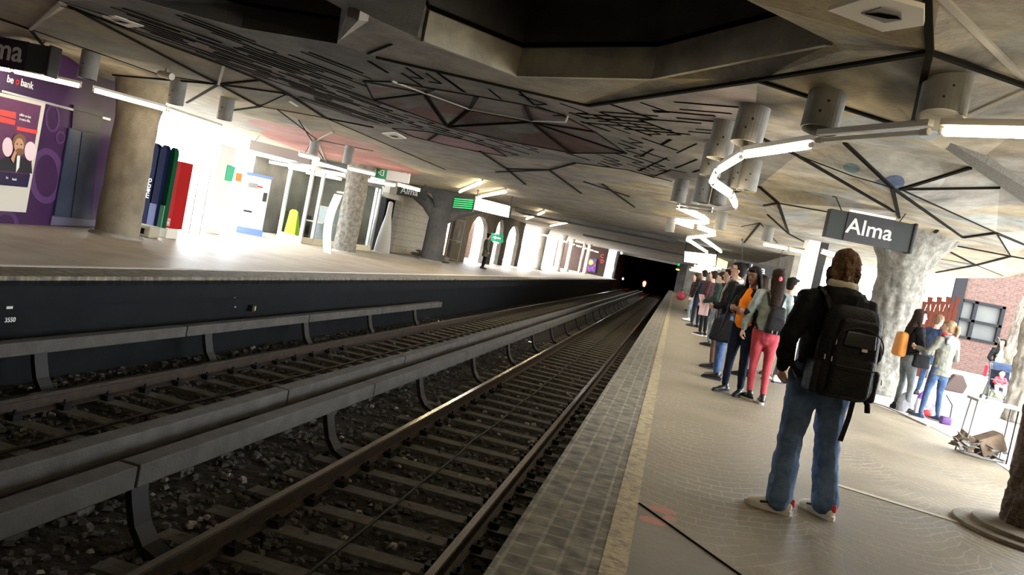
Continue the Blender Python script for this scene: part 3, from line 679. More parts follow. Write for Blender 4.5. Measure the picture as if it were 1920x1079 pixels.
# near right dark bark column, its ring steps, wooden post
bc = P(1925, 1010, 0)
t = column(bc.x + .06, bc.y + .12, .17, 3.1, 'dark bark-covered column at the right edge, standing in round steps', BARKD, .035, 16, lambda t: 1.15 - .15*t, base=False, n=60, nz=140)
s = thing('round_steps', 'two low curved concrete steps around the dark bark column', 'step', (bc.x + .06, bc.y + .12, 0))
for i, (r_, z_) in enumerate(((.52, .03), (.40, .06))):
    b = MB(); b.cyl((bc.x + .06, bc.y + .02, 0), (bc.x + .06, bc.y + .02, z_), r_, n=48); b.build('step_ring', mat('step concrete', (.17, .145, .105), .85, col2=(.12, .1, .075), scale=5, bump=.5), s, bevel=.006)
wp = P(1905, 885, 0)
tag(MB().slab([P(1893, 876, 0), P(1893, 876, 0) + Vector((.35, -.2, 0)), P(1893, 876, 0) + Vector((.35, -.2, .0)) + Vector((0, 0, 3.1)), P(1893, 876, 0) + Vector((0, 0, 3.1))], (.1, .12, 0)).build('wooden_post', K['wood']), 'dark grooved wooden post at the far right edge', 'post')

# ============================================================ LEFT WALLS
PUR = mat('purple glossy wall', (.035, .012, .052), .35, col2=(.045, .015, .062), scale=1.5, spec=.25)
pA, pB = P(0, 419, 0), P(152, 427, 0)
pd = (pB - pA); pd.z = 0; pd.normalize(); pn = Vector((pd.y, -pd.x, 0))         # towards the tracks
if pn.x < 0: pn = -pn
w0 = pA - pd*5; w1 = P(190, 430, 0)
w1 = pA + pd*((w1 - pA).dot(pd))
UP = Vector((0, 0, 1))
kt = thing('advertising_wall', 'purple bank advertising wall with a framed poster behind the left column', 'billboard', pA)
MB().slab([w0, w1, w1 + UP*2.95, w0 + UP*2.95], -pn*.25).build('wall_panel', PUR, kt)
def onw(px, py, off=0.0):                     # point of the purple wall plane seen at a pixel
    r = ray(px, py); o = Vector((0, 0, CH)); k = (pA - o).dot(pn)/r.dot(pn); return o + r*k + pn*off
def panel(pxs, mt, name, off, th, parent, bevel=0):
    return MB().slab([onw(x, y, off + th) for x, y in pxs], -pn*th).build(name, mt, parent, bevel=bevel)
panel([(0, 168), (205, 222), (204, 226), (0, 172)], K['alu'], 'rail_strip', .0, .03, kt)
po = thing('poster_case', 'white framed poster of a bearded man on the purple wall', 'poster', onw(30, 395))
panel([(-60, 160), (78, 192), (41, 397), (-60, 391)], K['offwhite'], 'frame', .02, .05, po)
panel([(-45, 170), (69, 197), (43, 350), (-45, 342)], mat('poster purple', (.06, .018, .075), .4, col2=(.14, .035, .1), scale=1.2), 'poster_sheet', .072, .004, po)
panel([(-45, 317), (48, 326), (43, 350), (-45, 342)], mat('poster navy', (.02, .012, .05), .3), 'poster_footer', .077, .003, po)
for q in ([(-10, 203), (21, 209), (20, 221), (-10, 214)], [(-10, 216), (20, 224), (18, 233), (-10, 227)], [(22, 235), (62, 243), (60, 250), (22, 242)]):
    panel(q, mat('poster red strip', (.75, .07, .06), .4), 'poster_strip', .077, .004, po)
skin_p = mat('printed skin', (.55, .3, .2), .4); hair_p = mat('printed brown hair', (.2, .1, .05), .4); coat_p = mat('printed black coat', (.015, .015, .02), .4); pale_p = mat('printed pale disc', (.8, .6, .65), .4)
def pell(cx, cy_, rx, ry, mt, name, off):
    pts = [(cx + rx*math.cos(a) , cy_ + ry*math.sin(a)) for a in [2*math.pi*i/28 for i in range(28)]]
    panel(pts, mt, name, off, .003, po)
pell(48, 282, 11, 18, pale_p, 'printed_disc', .078); pell(5, 274, 10, 18, pale_p, 'printed_disc', .078)
panel([(-12, 300), (6, 292), (20, 288), (40, 296), (50, 306), (51, 324), (-12, 317)], coat_p, 'printed_coat', .083, .002, po)
panel([(22, 290), (28, 290), (26, 312), (20, 322)], K['white'], 'printed_shirt', .087, .002, po)
pell(26, 264, 13, 15, hair_p, 'printed_hair', .088); pell(25, 272, 9, 15, skin_p, 'printed_face', .092); pell(26, 283, 8, 7, hair_p, 'printed_beard', .095)
pell(21, 268, 1.6, 1.1, coat_p, 'printed_eye', .098); pell(29, 269, 1.6, 1.1, coat_p, 'printed_eye', .098)
panel([(9, 296), (16, 280), (20, 283), (14, 304)], skin_p, 'printed_hand', .098, .002, po)
def wtext(s, px, py, hpx, mt, par, name='lettering', off=.09, fs=(1, 1)):
    o = onw(px, py, off); up_ = (onw(px, py - 1, off) - o); sc = (onw(px + 1.2, py - 8, off).z - onw(px, py, off).z)
    x = pd.copy(); sz = hpx*abs(onw(px, py - 10, off).z - onw(px, py, off).z)/10*1.35
    return text(s, sz, frame(o, x, UP), mt, name, par, .003, fs)
wtext('be', 11, 153, 15, K['letters'], kt, off=.01); wtext('o', 27, 157, 15, K['red'], kt, 'red_letter', off=.01); wtext('bank', 37, 160, 15, K['letters'], kt, off=.01)
wtext('offrir un kot', 27, 215, 5.2, K['letters'], po, off=.08); wtext('à votre fille.', 27, 223, 5.2, K['letters'], po, off=.08)
wtext('be', 1, 333, 5, K['letters'], po, off=.085); wtext('bank', 13, 336, 5, K['letters'], po, off=.085)
lil = mat('lilac print', (.085, .035, .12), .35)
def ring(cx, cy_, rx, ry, wd):
    a = [2*math.pi*i/40 for i in range(41)]; o = MB()
    for p, q in zip(a, a[1:]):
        o.slab([onw(cx + rx*math.cos(p), cy_ + ry*math.sin(p), .006), onw(cx + rx*math.cos(q), cy_ + ry*math.sin(q), .006), onw(cx + (rx-wd)*math.cos(q), cy_ + (ry-wd)*math.sin(q), .006), onw(cx + (rx-wd)*math.cos(p), cy_ + (ry-wd)*math.sin(p), .006)], -pn*.005)
    o.build('printed_ring', lil, kt)
ring(86, 330, 33, 52, 12); ring(98, 222, 14, 26, 4); ring(113, 258, 9, 12, 3); ring(10, 420, 24, 26, 8)
GLB = mat('glass panel with painted blue reflection', (.016, .024, .05), .25, col2=(.03, .045, .085), scale=.8, spec=.25)  # bluish reflection in the door glass put into its base colour
panel([(126, 240), (149, 247), (128, 408), (98, 403)], GLB, 'glass_panel', .01, .03, kt); panel([(151, 247), (182, 252), (168, 412), (130, 408)], GLB, 'glass_panel', .01, .03, kt)
panel([(95, 405), (180, 412), (178, 424), (92, 422)], mat('pale blue base', (.1, .1, .16), .4), 'lower_strip', .01, .02, kt)
panel([(135, 196), (193, 210), (180, 250), (132, 240)], mat('dark glossy panel', (.03, .02, .035), .3, spec=.2), 'transom', .01, .02, kt)

# info posts
def post_panel(px0, px1, pyb, pyt, mt, name, label, th=.1, top='round', base=None):
    a, b = P(px0, pyb, 0), P(px1, pyb + (px1 - px0)*.18, 0); mid = (a + b)/2; mid.z = 0
    d = Vector((AX[0].x, 0, 0)); d = Vector((1, -.12, 0)).normalized()
    wd = abs((b - a).dot(d)); H = PY((px0 + px1)/2 + (pyb - pyt)*.19, pyt, mid.y).z
    t = thing(name, label, 'information post', mid)
    z0 = .22; hw = wd/2; pr = [(-hw, z0), (hw, z0), (hw, H - .12), (hw*.6, H - .03), (0, H), (-hw*.6, H - .03), (-hw, H - .12)] if top == 'round' else [(-hw, z0), (hw, z0), (hw, H), (-hw, H)]
    o = MB(); o.slab([mid + d*x + UP*z for x, z in pr], Vector((d.y, -d.x, 0))*-th); o.build('panel', mt, t)
    return t, mid, d, wd, H
NAVY = mat('navy blue enamel', (.005, .008, .032), .7, spec=.05); GRN = mat('green enamel', (.005, .055, .024), .7, spec=.05); REDM = mat('red enamel', (.33, .012, .012), .7, spec=.05)
FOOT = mat('concrete foot', (.34, .31, .24), .85, bump=.3)
t, mid, d, wd, H = post_panel(243, 276, 436, 268, NAVY, 'metro_totem', 'navy totem post reading metro, just right of the broad concrete column', .12)
text('metro', wd*.62, frame(mid + d*(wd*.38) + Vector((0, -.012, .75)), UP, -d), K['letters'], 'lettering', t)
MB().box(mid + Vector((0, -.1, .11)), (wd*1.3, .5, .22)).build('foot', FOOT, t, bevel=.03)
t, mid, d, wd, H = post_panel(268, 288, 442, 272, NAVY, 'info_post', 'narrow navy information post between the metro totem and the green one', .12)
MB().box(mid + Vector((0, -.02, .45)), (wd*.9, .03, .45)).build('pale_panel', mat('pale blue sheet', (.12, .14, .28), .5), t)
t, mid, d, wd, H = post_panel(286, 303, 445, 277, GRN, 'info_post', 'narrow green information post with a pale green lower panel', .12)
MB().box(mid + Vector((0, -.02, .45)), (wd*.9, .03, .45)).build('pale_panel', mat('pale green sheet', (.12, .34, .22), .5), t)
MB().box(mid + Vector((-.1, -.3, .12)), (.5, .35, .24)).build('foot', FOOT, t, bevel=.04)
for s_ in (-.12, .08): MB().box(mid + Vector((-.1 + s_, -.478, .12)), (.1, .012, .11)).build('foot_socket', K['slit'], t)
t, mid, d, wd, H = post_panel(296, 320, 444, 302, REDM, 'newspaper_dispenser', 'tall red newspaper dispenser right of the green post', .35, top='flat')
MB().box(mid + Vector((0, -.012, .34)), (wd*.85, .02, .16)).build('label_plate', mat('pale red plate', (.75, .3, .28), .5), t)
text('METRO', wd*.22, frame(mid + d*(-wd*.38) + Vector((0, -.025, .31)), d, UP), K['letters'], 'lettering', t)
MB().box(mid + Vector((0, .1, .11)), (wd, .4, .22)).build('foot', K['offwhite'], t, bevel=.02)

# glass entrance, ticket machine, booth
BY0 = P(560, 455, 0); gx = BY0.x
et = thing('glass_entrance', 'glass door frame standing open in the bright entrance', 'door', P(360, 430, 0))
e0 = P(352, 438, 0)
for px_, pyb, pyt in ((352, 438, 288), (372, 440, 285)):
    p = P(px_, pyb, 0); q = PY(px_ + 33, pyt, p.y); MB().bar(p, Vector((p.x, p.y, q.z)), .05, .05).build('door_post', K['alu'], et)
a, b = P(352, 438, 0), P(372, 440, 0); zt = PY(372 + 33, 285, b.y).z
MB().bar(a + UP*zt, b + UP*zt, .05, .05).build('door_rail', K['alu'], et)
MB().slab([a + UP*.1, b + UP*.1, b + UP*(zt - .05), a + UP*(zt - .05)], (.012, .0, 0)).build('pane', K['glass'], et)
a, b = P(410, 438, 0), P(440, 441, 0)
wt = thing('notice_wall', 'white wall panel with a green and an orange notice left of the ticket machine', 'panel', a)
nd = Vector((1, -.25, 0)).normalized()
A0, A1 = P(385, 437, 0), P(443, 443, 0); A1.y = A0.y + (A1.y - A0.y)*.4
MB().slab([A0, A1, A1 + UP*2.4, A0 + UP*2.4], (0, .06, 0)).build('panel', K['white'], wt)
def onpl(px, py, o_, nrm, off=0):
    r = ray(px, py); c = Vector((0, 0, CH)); k = (o_ - c).dot(nrm)/r.dot(nrm); return c + r*k + nrm*off
ndir = (A1 - A0).cross(UP).normalized(); ndir = ndir if ndir.y < 0 else -ndir
def pnl(px4, o_, nrm, off, th, mt, name, par): return MB().slab([onpl(x, y, o_, nrm, off + th) for x, y in px4], -nrm*th).build(name, mt, par)
pnl([(426, 309), (441, 313), (434, 341), (421, 338)], A0, ndir, .0, .02, mat('green notice', (.05, .5, .28), .5), 'green_notice', wt)
pnl([(442, 323), (454, 326), (451, 342), (440, 339)], A0, ndir, .0, .02, mat('orange notice', (.9, .3, .08), .5), 'orange_notice', wt)
# ticket machine
m0, m1 = P(443, 436, 0), P(506, 446, 0); m1.y = m0.y + .5
tm = thing('ticket_machine', 'white ticket machine with a blue top and base beside the glass booth', 'ticket machine', m0)
md = (m1 - m0).normalized(); mn = Vector((md.y, -md.x, 0)); mn = mn if mn.y < 0 else -mn
MW = (m1 - m0).length
def mbox(x0, x1, z0, z1, y0, y1, mt, name, bev=.0):
    MB().slab([m0 + md*x0 + mn*y1 + UP*z0, m0 + md*x1 + mn*y1 + UP*z0, m0 + md*x1 + mn*y1 + UP*z1, m0 + md*x0 + mn*y1 + UP*z1], -mn*(y1 - y0)).build(name, mt, tm, bevel=bev)
BL = mat('mid blue trim', (.12, .2, .5), .4)
mbox(0, MW, .2, 1.82, -.6, 0, K['white'], 'housing', .02); mbox(-.02, MW + .02, 0, .2, -.6, .02, BL, 'base'); mbox(-.02, MW + .02, 1.82, 1.9, -.6, .03, BL, 'top_trim')
mbox(MW*.12, MW*.5, 1.45, 1.6, 0, .02, K['can'], 'display_hood'); mbox(MW*.78, MW*.93, 1.1, 1.38, 0, .03, K['signgrey'], 'card_reader'); mbox(MW*.5, MW*.72, 1.0, 1.35, 0, .015, mat('mint panel', (.45, .8, .68), .4), 'price_panel')
mbox(MW*.5, MW*.7, 1.5, 1.55, 0, .015, K['red'], 'red_mark'); mbox(MW*.12, MW*.45, .68, .74, 0, .015, K['signgrey'], 'coin_slot')
# booth
B = [P(522, 444, 0), P(562, 456, 0), P(692, 471, 0)]
bt = thing('glass_booth', 'glass-walled service booth with aluminium posts behind the round column', 'booth', B[1])
segs = [(B[0], B[1]), (B[1], B[2])]
TOPZ = 2.5
for a, b in segs:
    MB().bar(a + UP*.1, b + UP*.1, .1, .2).build('sill', mat('booth sill', (.5, .45, .32), .6), bt); MB().bar(a + UP*TOPZ, b + UP*TOPZ, .1, .14).build('head_rail', K['alu'], bt)
    MB().slab([a + UP*.2, b + UP*.2, b + UP*TOPZ, a + UP*TOPZ], (.012, .0, 0)).build('pane', K['glass'], bt)
for p in (B[0], B[1], B[1] + (B[2] - B[1])*.14, B[2], B[2] + (B[2] - B[1])*-.06, B[1] + (B[2] - B[1])*.55): MB().bar(p, p + UP*(TOPZ), .1, .1).build('mullion', K['alu'], bt)
dk = mat('booth back wall', (.1, .1, .095), .7, col2=(.16, .155, .14), scale=1.5)
MB().mm((-14.7, B[1].y + .6, 0), (-14.5, B[2].y + 1, 2.6)).build('back_wall', dk, bt)
MB().mm((-14.7, B[2].y + .3, 0), (B[2].x - .2, B[2].y + .45, 2.6)).build('side_wall', dk, bt)
MB().mm((-14.6, B[1].y + .6, 2.55), (B[2].x, B[2].y + .3, 2.62)).build('booth_ceiling', dk, bt)
for y_ in (B[1].y + 1, B[1].y + 2.4, B[1].y + 3.8): MB().mm((-14.2, y_, 2.42), (-12.8, y_ + .12, 2.5)).build('ceiling_tube', K['tube_cool'], bt)
MB().mm((-13.0, B[1].y + 2.0, .72), (-12.3, B[1].y + 3.4, .76)).build('desk_top', K['offwhite'], bt)
cbx = MB(); cbx.mm((-13.1, B[1].y + 3.0, 0), (-12.4, B[1].y + 3.8, 1.35)); tag(cbx.build('storage_cabinet', mat('grey cabinet', (.38, .4, .44), .5), bevel=.02), 'pale grey cabinet inside the glass booth', 'cabinet')
bb = MB(); bb.mm((-14.4, B[1].y + 2.9, 0), (-13.4, B[1].y + 3.3, .9)); tag(bb.build('counter', K['black'], bevel=.01), 'low black counter inside the booth behind the yellow sign', 'counter')
yp = P(536, 437, 0); hv = thing('wet_floor_sign', 'bright yellow folding floor sign standing behind the booth glass', 'sign', yp)
yp = P(541, 447, 0)
MB().slab([yp + Vector((-.22, 0, .12)), yp + Vector((.22, -.05, .12)), yp + Vector((.16, 0, .95)), yp + Vector((.06, 0, 1.02)), yp + Vector((-.06, 0, 1.02)), yp + Vector((-.14, 0, .95))], (0, .05, 0)).build('front_board', mat('hi-vis yellow', (.6, .85, .02), .4), hv)
MB().slab([yp + Vector((-.22, .4, 0)), yp + Vector((.22, .4, 0)), yp + Vector((.14, .06, .95)), yp + Vector((-.14, .06, .95))], (0, .03, 0)).build('rear_board', mat('hi-vis yellow shade', (.55, .78, .02), .4), hv)
# curved white board beside the round column
cb_ = P(627, 477, 0); crv = MB()
cpts = [(cb_ + Vector((-.32 - .14*math.sin(math.pi*z/1.75), -.1, z))) for z in [i*.175 for i in range(11)]]
for p, q in zip(cpts, cpts[1:]): crv.slab([p, q, q + Vector((.34, -.16, 0)), p + Vector((.34, -.16, 0))], (0, .03, 0))
tag(crv.build('curved_board', mat('cream board', (.3, .28, .24), .6)), 'curved cream board leaning on the round column by the booth', 'board')
# black doorway and tiled wall
TILE = brick_mat('white wall tiles', (.5, .47, .4), (.46, .43, .37), (.3, .28, .24), bw=.3, bh=.3, ms=.012, axis='YZ', bump=.2, noise_amt=.15)
xw = -11.9
tw = MB(); tw.mm((xw - .3, 32.6, 0), (xw, 37.5, 3.1)); tw.mm((xw - .3, 30.9, 2.2), (xw, 32.6, 3.1)); struct(tw.build('wall_tiled', TILE), 'off-white tiled wall right of the black doorway')
dd = MB(); dd.mm((xw - 1.6, 30.9, 0), (xw - 1.5, 32.6, 2.2)); dd.mm((xw - 1.6, 30.8, 0), (xw - .05, 30.9, 2.2)); dd.mm((xw - 1.6, 32.6, 0), (xw - .31, 32.7, 2.2)); dd.mm((xw-1.6, 30.8, 2.2), (xw - .31, 32.7, 2.3)); struct(dd.build('door_1', K['black']), 'open black doorway')
ct = MB(); ct.loft([P(715, 474, 0) + Vector((0, 0, z)) for z in (.02, .5, 1.0, 1.5, 2.0)], [(.34, .12), (.3, .12), (.22, .1), (.12, .08), (.1, .06)], n=10); tag(ct.build('white_sheet', mat('sheet cloth', (.38, .37, .34), .8), smooth=True), 'white cloth sheet hanging in front of the black doorway', 'cloth')
# arched dark wall
def arch_wall(x, y0, y1, H, holes, th, mt, name, label):
    """vertical wall along Y with arched openings: (ya, yb, sill, spring)"""
    o = MB(); ycur = y0
    def strip(ya, yb, zf0, zf1):
        nseg = 14
        for i in range(nseg):
            a, b = ya + (yb-ya)*i/nseg, ya + (yb-ya)*(i+1)/nseg
            za, zb_ = zf0(a), zf0(b)
            o.slab([(x, a, za), (x, b, zb_), (x, b, zf1), (x, a, zf1)], (-th, 0, 0))
    for ya, yb, sill, spring in holes:
        if ya > ycur: o.mm((x - th, ycur, 0), (x, ya, H))
        if sill > 0: o.mm((x - th, ya, 0), (x, yb, sill))
        c, r = (ya+yb)/2, (yb-ya)/2; rise = min(H - .12 - spring, 1.0)
        strip(ya, yb, lambda q: spring + rise*math.sqrt(max(0, 1 - ((q-c)/r)**2)), H)
        ycur = yb
    if ycur < y1: o.mm((x - th, ycur, 0), (x, y1, H))
    return struct(o.build(name, mt), label)
AW = mat('dark arch wall', (.075, .065, .055), .85, col2=(.12, .105, .085), scale=2, bump=.4)
arch_wall(-10.55, 36.6, 53.5, 3.1, [(37.4, 38.3, .9, 1.5), (39.4, 43.3, 0, 1.5), (45.2, 47.2, 0, 1.7), (48.6, 52.3, 0, 1.6)], .25, AW, 'wall_arches', 'dark wall of arches on the left platform')
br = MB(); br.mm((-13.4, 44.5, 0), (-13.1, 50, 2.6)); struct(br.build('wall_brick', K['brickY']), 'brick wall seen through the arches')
# green person-direction sign on arch column
gs = thing('green_exit_sign', 'green sign with a white arrow on the dark arch pillar', 'sign', PY(932, 448, 41)); gp = [PY(921, 437, 41), PY(944, 439, 41), PY(943, 456, 41), PY(920, 452, 41)]
MB().slab(gp, (0, .05, 0)).build('plate', mat('sign green', (.02, .28, .14), .4), gs)
c_ = (gp[0] + gp[2])/2 + Vector((0, -.03, 0)); aw = MB(); aw.slab([c_ + Vector(v) for v in ((-.22, 0, 0), (-.06, 0, .1), (-.06, 0, .04), (.2, 0, .04), (.2, 0, -.04), (-.06, 0, -.04), (-.06, 0, -.1))], (0, .02, 0)); aw.build('arrow', K['letters'], gs)
MB().bar(gp[0] + Vector((.1, 0, .0)), Vector((gp[0].x + .1, gp[0].y, 3.1)), .03, .03).build('hanger', K['black'], gs)
for s_, dz in (('sortie', .16), ('uitgang', -.26)): text(s_, .13, frame(c_ + Vector((-.2, -.01, dz)), (1, 0, 0), UP), K['letters'], 'lettering', gs)
# far columns of the left platform
WC = mat('pale column concrete', (.55, .52, .47), .85, col2=(.42, .4, .36), scale=3, bump=.3)  # one pale mottled tone all round the far columns
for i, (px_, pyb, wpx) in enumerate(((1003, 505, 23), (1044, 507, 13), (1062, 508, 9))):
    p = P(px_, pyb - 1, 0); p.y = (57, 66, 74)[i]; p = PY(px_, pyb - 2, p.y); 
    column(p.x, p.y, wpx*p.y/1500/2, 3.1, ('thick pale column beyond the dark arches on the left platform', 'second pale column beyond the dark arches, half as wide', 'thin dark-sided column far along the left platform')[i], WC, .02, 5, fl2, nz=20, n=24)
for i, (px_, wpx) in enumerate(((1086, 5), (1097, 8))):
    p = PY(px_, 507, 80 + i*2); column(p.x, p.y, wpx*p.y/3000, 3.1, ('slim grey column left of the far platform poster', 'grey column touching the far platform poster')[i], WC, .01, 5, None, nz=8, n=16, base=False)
# end wall of left platform
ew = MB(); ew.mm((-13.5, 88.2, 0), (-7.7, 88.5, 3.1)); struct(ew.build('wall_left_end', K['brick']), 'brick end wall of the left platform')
psx = [PY(1101, 484, 88), PY(1119, 486, 88), PY(1116, 512, 88), PY(1099, 508, 88)]
pt = thing('wall_poster', 'dark blue poster with a yellow figure on the far brick wall', 'poster', psx[3])
MB().slab(psx, (0, .1, 0)).build('sheet', mat('poster blue', (.015, .03, .12), .4, col2=(.25, .02, .2), scale=2.5, contrast=(.5, .6)), pt)
c_ = (psx[0] + psx[1])/2 + Vector((0, -.03, -.45)); MB().ell(c_, (.26, .03, .3)).build('yellow_figure', mat('poster yellow', (.9, .6, .08), .4), pt, smooth=True)
for s_, px_, py_ in (('C', 1125, 483), ('D', 1125, 493)):
    p = PY(px_, py_, 88); text(s_, .55, frame(p, (1, 0, 0), UP), K['red'], 'wall_letter').update_tag()
    tag(bpy.data.objects[[o.name for o in bpy.data.objects if o.name.startswith('wall_letter')][-1]], 'red letter %s painted on the far brick wall' % s_, 'letter')
pb = PY(1152, 500, 87); tag(MB().box(PY(1148, 505, 87), (.35, .08, .5)).build('notice_board', K['offwhite']), 'small pale notice at the far end of the left platform by the tunnel', 'notice')
ms = MB(); a = PY(1156, 524, 88.6); ms.mm((-6.75, 88.4, -1.2), (-6.6, 90, 3.1)); struct(ms.build('wall_portal_side', K['dark_concrete']), 'tunnel portal side')
# low brick wall and bins between far columns outside
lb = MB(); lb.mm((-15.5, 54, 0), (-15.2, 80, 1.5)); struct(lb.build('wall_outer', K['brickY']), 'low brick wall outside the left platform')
# wire fence panel and rubble near the arches
ft = thing('fence_panel', 'thin wire fence frame standing in front of the dark arches', 'fence', P(833, 488, 0)); a, b = P(833, 492, 0), P(857, 494, 0); a.y = b.y = 34.5; a = PY(833, 492, 34.6); b = PY(857, 494, 34.6); a.z = b.z = 0.02
for p in (a, b): MB().bar(p, p + UP*1.95, .03, .03).build('fence_post', K['light_rib'], ft)
for z in (.15, 1.0, 1.93): MB().bar(a + UP*z, b + UP*z, .02, .02).build('fence_wire', K['light_rib'], ft)
g = random.Random(5); rb = MB()
for k in range(26):
    p = P(g.uniform(806, 832), g.uniform(486, 492), 0); s_ = g.uniform(.08, .2); stone(rb, (p.x, 33.4 + g.uniform(-.3, .3), g.uniform(.05, .25)), (s_*1.6, s_, s_*.5))
tag(rb.build('rubble_heap', K['concrete']), 'low heap of grey rubble beside the dark forked column', 'rubble', kind='stuff')

# ============================================================ RIGHT SIDE WALLS / YARD
bwp = P(1840, 700, 0); BYd = 34.0
bw = MB(); x0 = PY(1787, 640, BYd).x; x1 = 19
wz0, wz1 = PY(1830, 640, BYd).z, PY(1840, 567, BYd).z; wx0, wx1 = PY(1790, 610, BYd).x, PY(1878, 610, BYd).x
bw.mm((x0, BYd, -.1), (wx0, BYd + .3, 4.5)); bw.mm((wx1, BYd, -.1), (x1, BYd + .3, 4.5)); bw.mm((wx0, BYd, -.1), (wx1, BYd + .3, wz0)); bw.mm((wx0, BYd, wz1), (wx1, BYd + .3, 4.5))
struct(bw.build('wall_building', K['brick']), 'brick building across the courtyard')
wf = MB(); fm = mat('dark window frame', (.012, .012, .013), .9, spec=0)
W = wx1 - wx0; zc = wz0 + (wz1-wz0)*.45
for a, b in (((wx0, wz0), (wx1, wz0 + .1)), ((wx0, wz1 - .1), (wx1, wz1)), ((wx0, wz0), (wx0 + .12, wz1)), ((wx1 - .12, wz0), (wx1, wz1)), ((wx0 + W*.32, wz0), (wx0 + W*.4, wz1)), ((wx0, zc), (wx1, zc + .1))): wf.mm((a[0], BYd - .05, a[1]), (b[0], BYd + .12, b[1]))
wfo = wf.build('window_1', fm); struct(wfo); 
g_ = MB(); g_.mm((wx0, BYd + .14, wz0), (wx1, BYd + .16, wz1)); g_.build('window_glass', mat('sky-reflecting pane', (.035, .037, .036), .4, spec=.15, col2=(.06, .06, .056), scale=.7), wfo)
cr = MB(); cr.mm((x0 - 1.3, BYd + .3, -.1), (x0 - .35, BYd + .5, 4.2)); struct(cr.build('wall_cream', mat('cream render', (.6, .52, .36), .8)), 'cream strip of wall left of the brick building')
cr = MB(); cr.mm((x0 - .4, BYd - .1, -.1), (x0, BYd + .1, 4.3)); struct(cr.build('trim_18', fm), 'dark downpipe strip beside the brick wall')
# picket fence: each picket a thing part of the fence
pf_ = thing('picket_fence', 'red-brown wooden picket fence behind the three people talking', 'fence', P(1690, 700, 0))
FY = 23.5; fx0, fx1 = PY(1688, 620, FY).x, PY(1778, 640, FY).x; ztop0 = PY(1700, 566, FY).z
npk = 12
for i in range(npk):
    x = fx0 + (fx1-fx0)*i/(npk-1); zt = ztop0 + (.12 if i % 2 else 0) + .3*i/npk
    o = MB(); o.slab([(x - .06, FY, 0), (x + .06, FY, 0), (x + .06, FY, zt - .35), (x + .035, FY, zt - .25), (x + .07, FY, zt), (x - .07, FY, zt), (x - .035, FY, zt - .25), (x - .06, FY, zt - .35)], (0, .03, 0)); o.build('picket', K['brown_fence'], pf_)
for z in (.4, ztop0*.72): MB().mm((fx0 - .1, FY + .03, z), (fx1 + .1, FY + .08, z + .1)).build('fence_rail', K['brown_fence'], pf_)
# outdoor tree trunks with crowns left out of view
tr0 = P(1903, 762, 0)
t = thing('tree', 'pale rough tree trunk outside at the right edge, behind the pushchair', 'tree', tr0 + Vector((.35, 1.5, 0)))
col_mesh(tr0.x + .45, tr0.y + 1.6, .42, 3.4, .08, 6, lambda t: 1.25 - .35*t, lean=(.35, 0), mt=TREEC, parent=t, name='trunk', nz=60)
t = thing('tree', 'darker second tree trunk cut by the right edge of the yard', 'tree', (tr0.x + .6, tr0.y - 3.4, 0))
p = PY(1928, 700, 15.5); col_mesh(p.x + .18, 15.5, .34, 3.2, .07, 6, lambda t: 1.2 - .3*t, lean=(-.1, 0), mt=TREEC, parent=t, name='trunk', nz=60)
GREEN = mat('dull green ivy', (.12, .17, .08), .8, col2=(.2, .25, .14), scale=10)
iv = MB(); g = random.Random(8)
for k in range(420):
    a = g.uniform(math.pi, 2*math.pi); z = abs(g.gauss(0, .6)); c = Vector((tr0.x + .45 + math.cos(a)*.52, tr0.y + 1.6 + math.sin(a)*.52, z + .05)); s_ = .05
    v1 = Vector((g.uniform(-1, 1), g.uniform(-1, 1), g.uniform(-1, 1)))*s_; v2 = Vector((g.uniform(-1, 1), g.uniform(-1, 1), g.uniform(-1, 1)))*s_; iv.quad(c, c + v1, c + v1 + v2, c + v2)
tag(iv.build('ivy', GREEN), 'dull green ivy at the foot of the pale tree trunk', 'plant', kind='stuff')
# right long wall beyond the opening, back wall
rw = MB(); rw.mm((3.9, 30, 0), (4.2, 90, 3.1)); struct(rw.build('wall_right', K['concrete']), 'right platform side wall')
rw = MB(); rw.mm((.9, 89.9, 0), (4.2, 90.2, 3.1)); struct(rw.build('wall_right_end', K['concrete']), 'end wall of the right platform')
rw = MB(); rw.mm((.05, 89.9, -1.3), (.95, 90.2, 3.1)); struct(rw.build('wall_right_portal', K['dark_concrete']), 'tunnel portal side')
rw = MB(); rw.mm((-14.4, -4.3, -1.3), (4.8, -4, 3.3)); struct(rw.build('wall_back', K['dark_concrete']), 'wall behind the viewpoint')
rw = MB(); rw.mm((4.4, -4.2, 0), (4.7, 6.2, 3.1)); struct(rw.build('wall_right_near', K['concrete']), 'near side wall of the right platform')
rw = MB(); rw.mm((-14.3, -4.2, 0), (-14, 9, 3.1)); struct(rw.build('wall_left_near', K['concrete']), 'near side wall of the left platform')
# glass advert pillar with metal frame behind the queue
gp0 = PY(1505, 560, 19); GPx = gp0.x
gt = thing('lit_display_pillar', 'tall lit display pillar with a black side behind the woman in pink trousers', 'display', (GPx, 19, 0))
MB().mm((GPx - .13, 19, 0), (GPx + .12, 19.4, 2.75)).build('front_face', mat('lit pale face', (.9, .85, .75), emit=1.2), gt); MB().mm((GPx + .12, 19, 0), (GPx + .3, 19.4, 2.75)).build('side_face', K['black'], gt); MB().mm((GPx - .17, 18.96, 0), (GPx - .13, 19.42, 2.75)).build('edge_profile', K['alu'], gt)

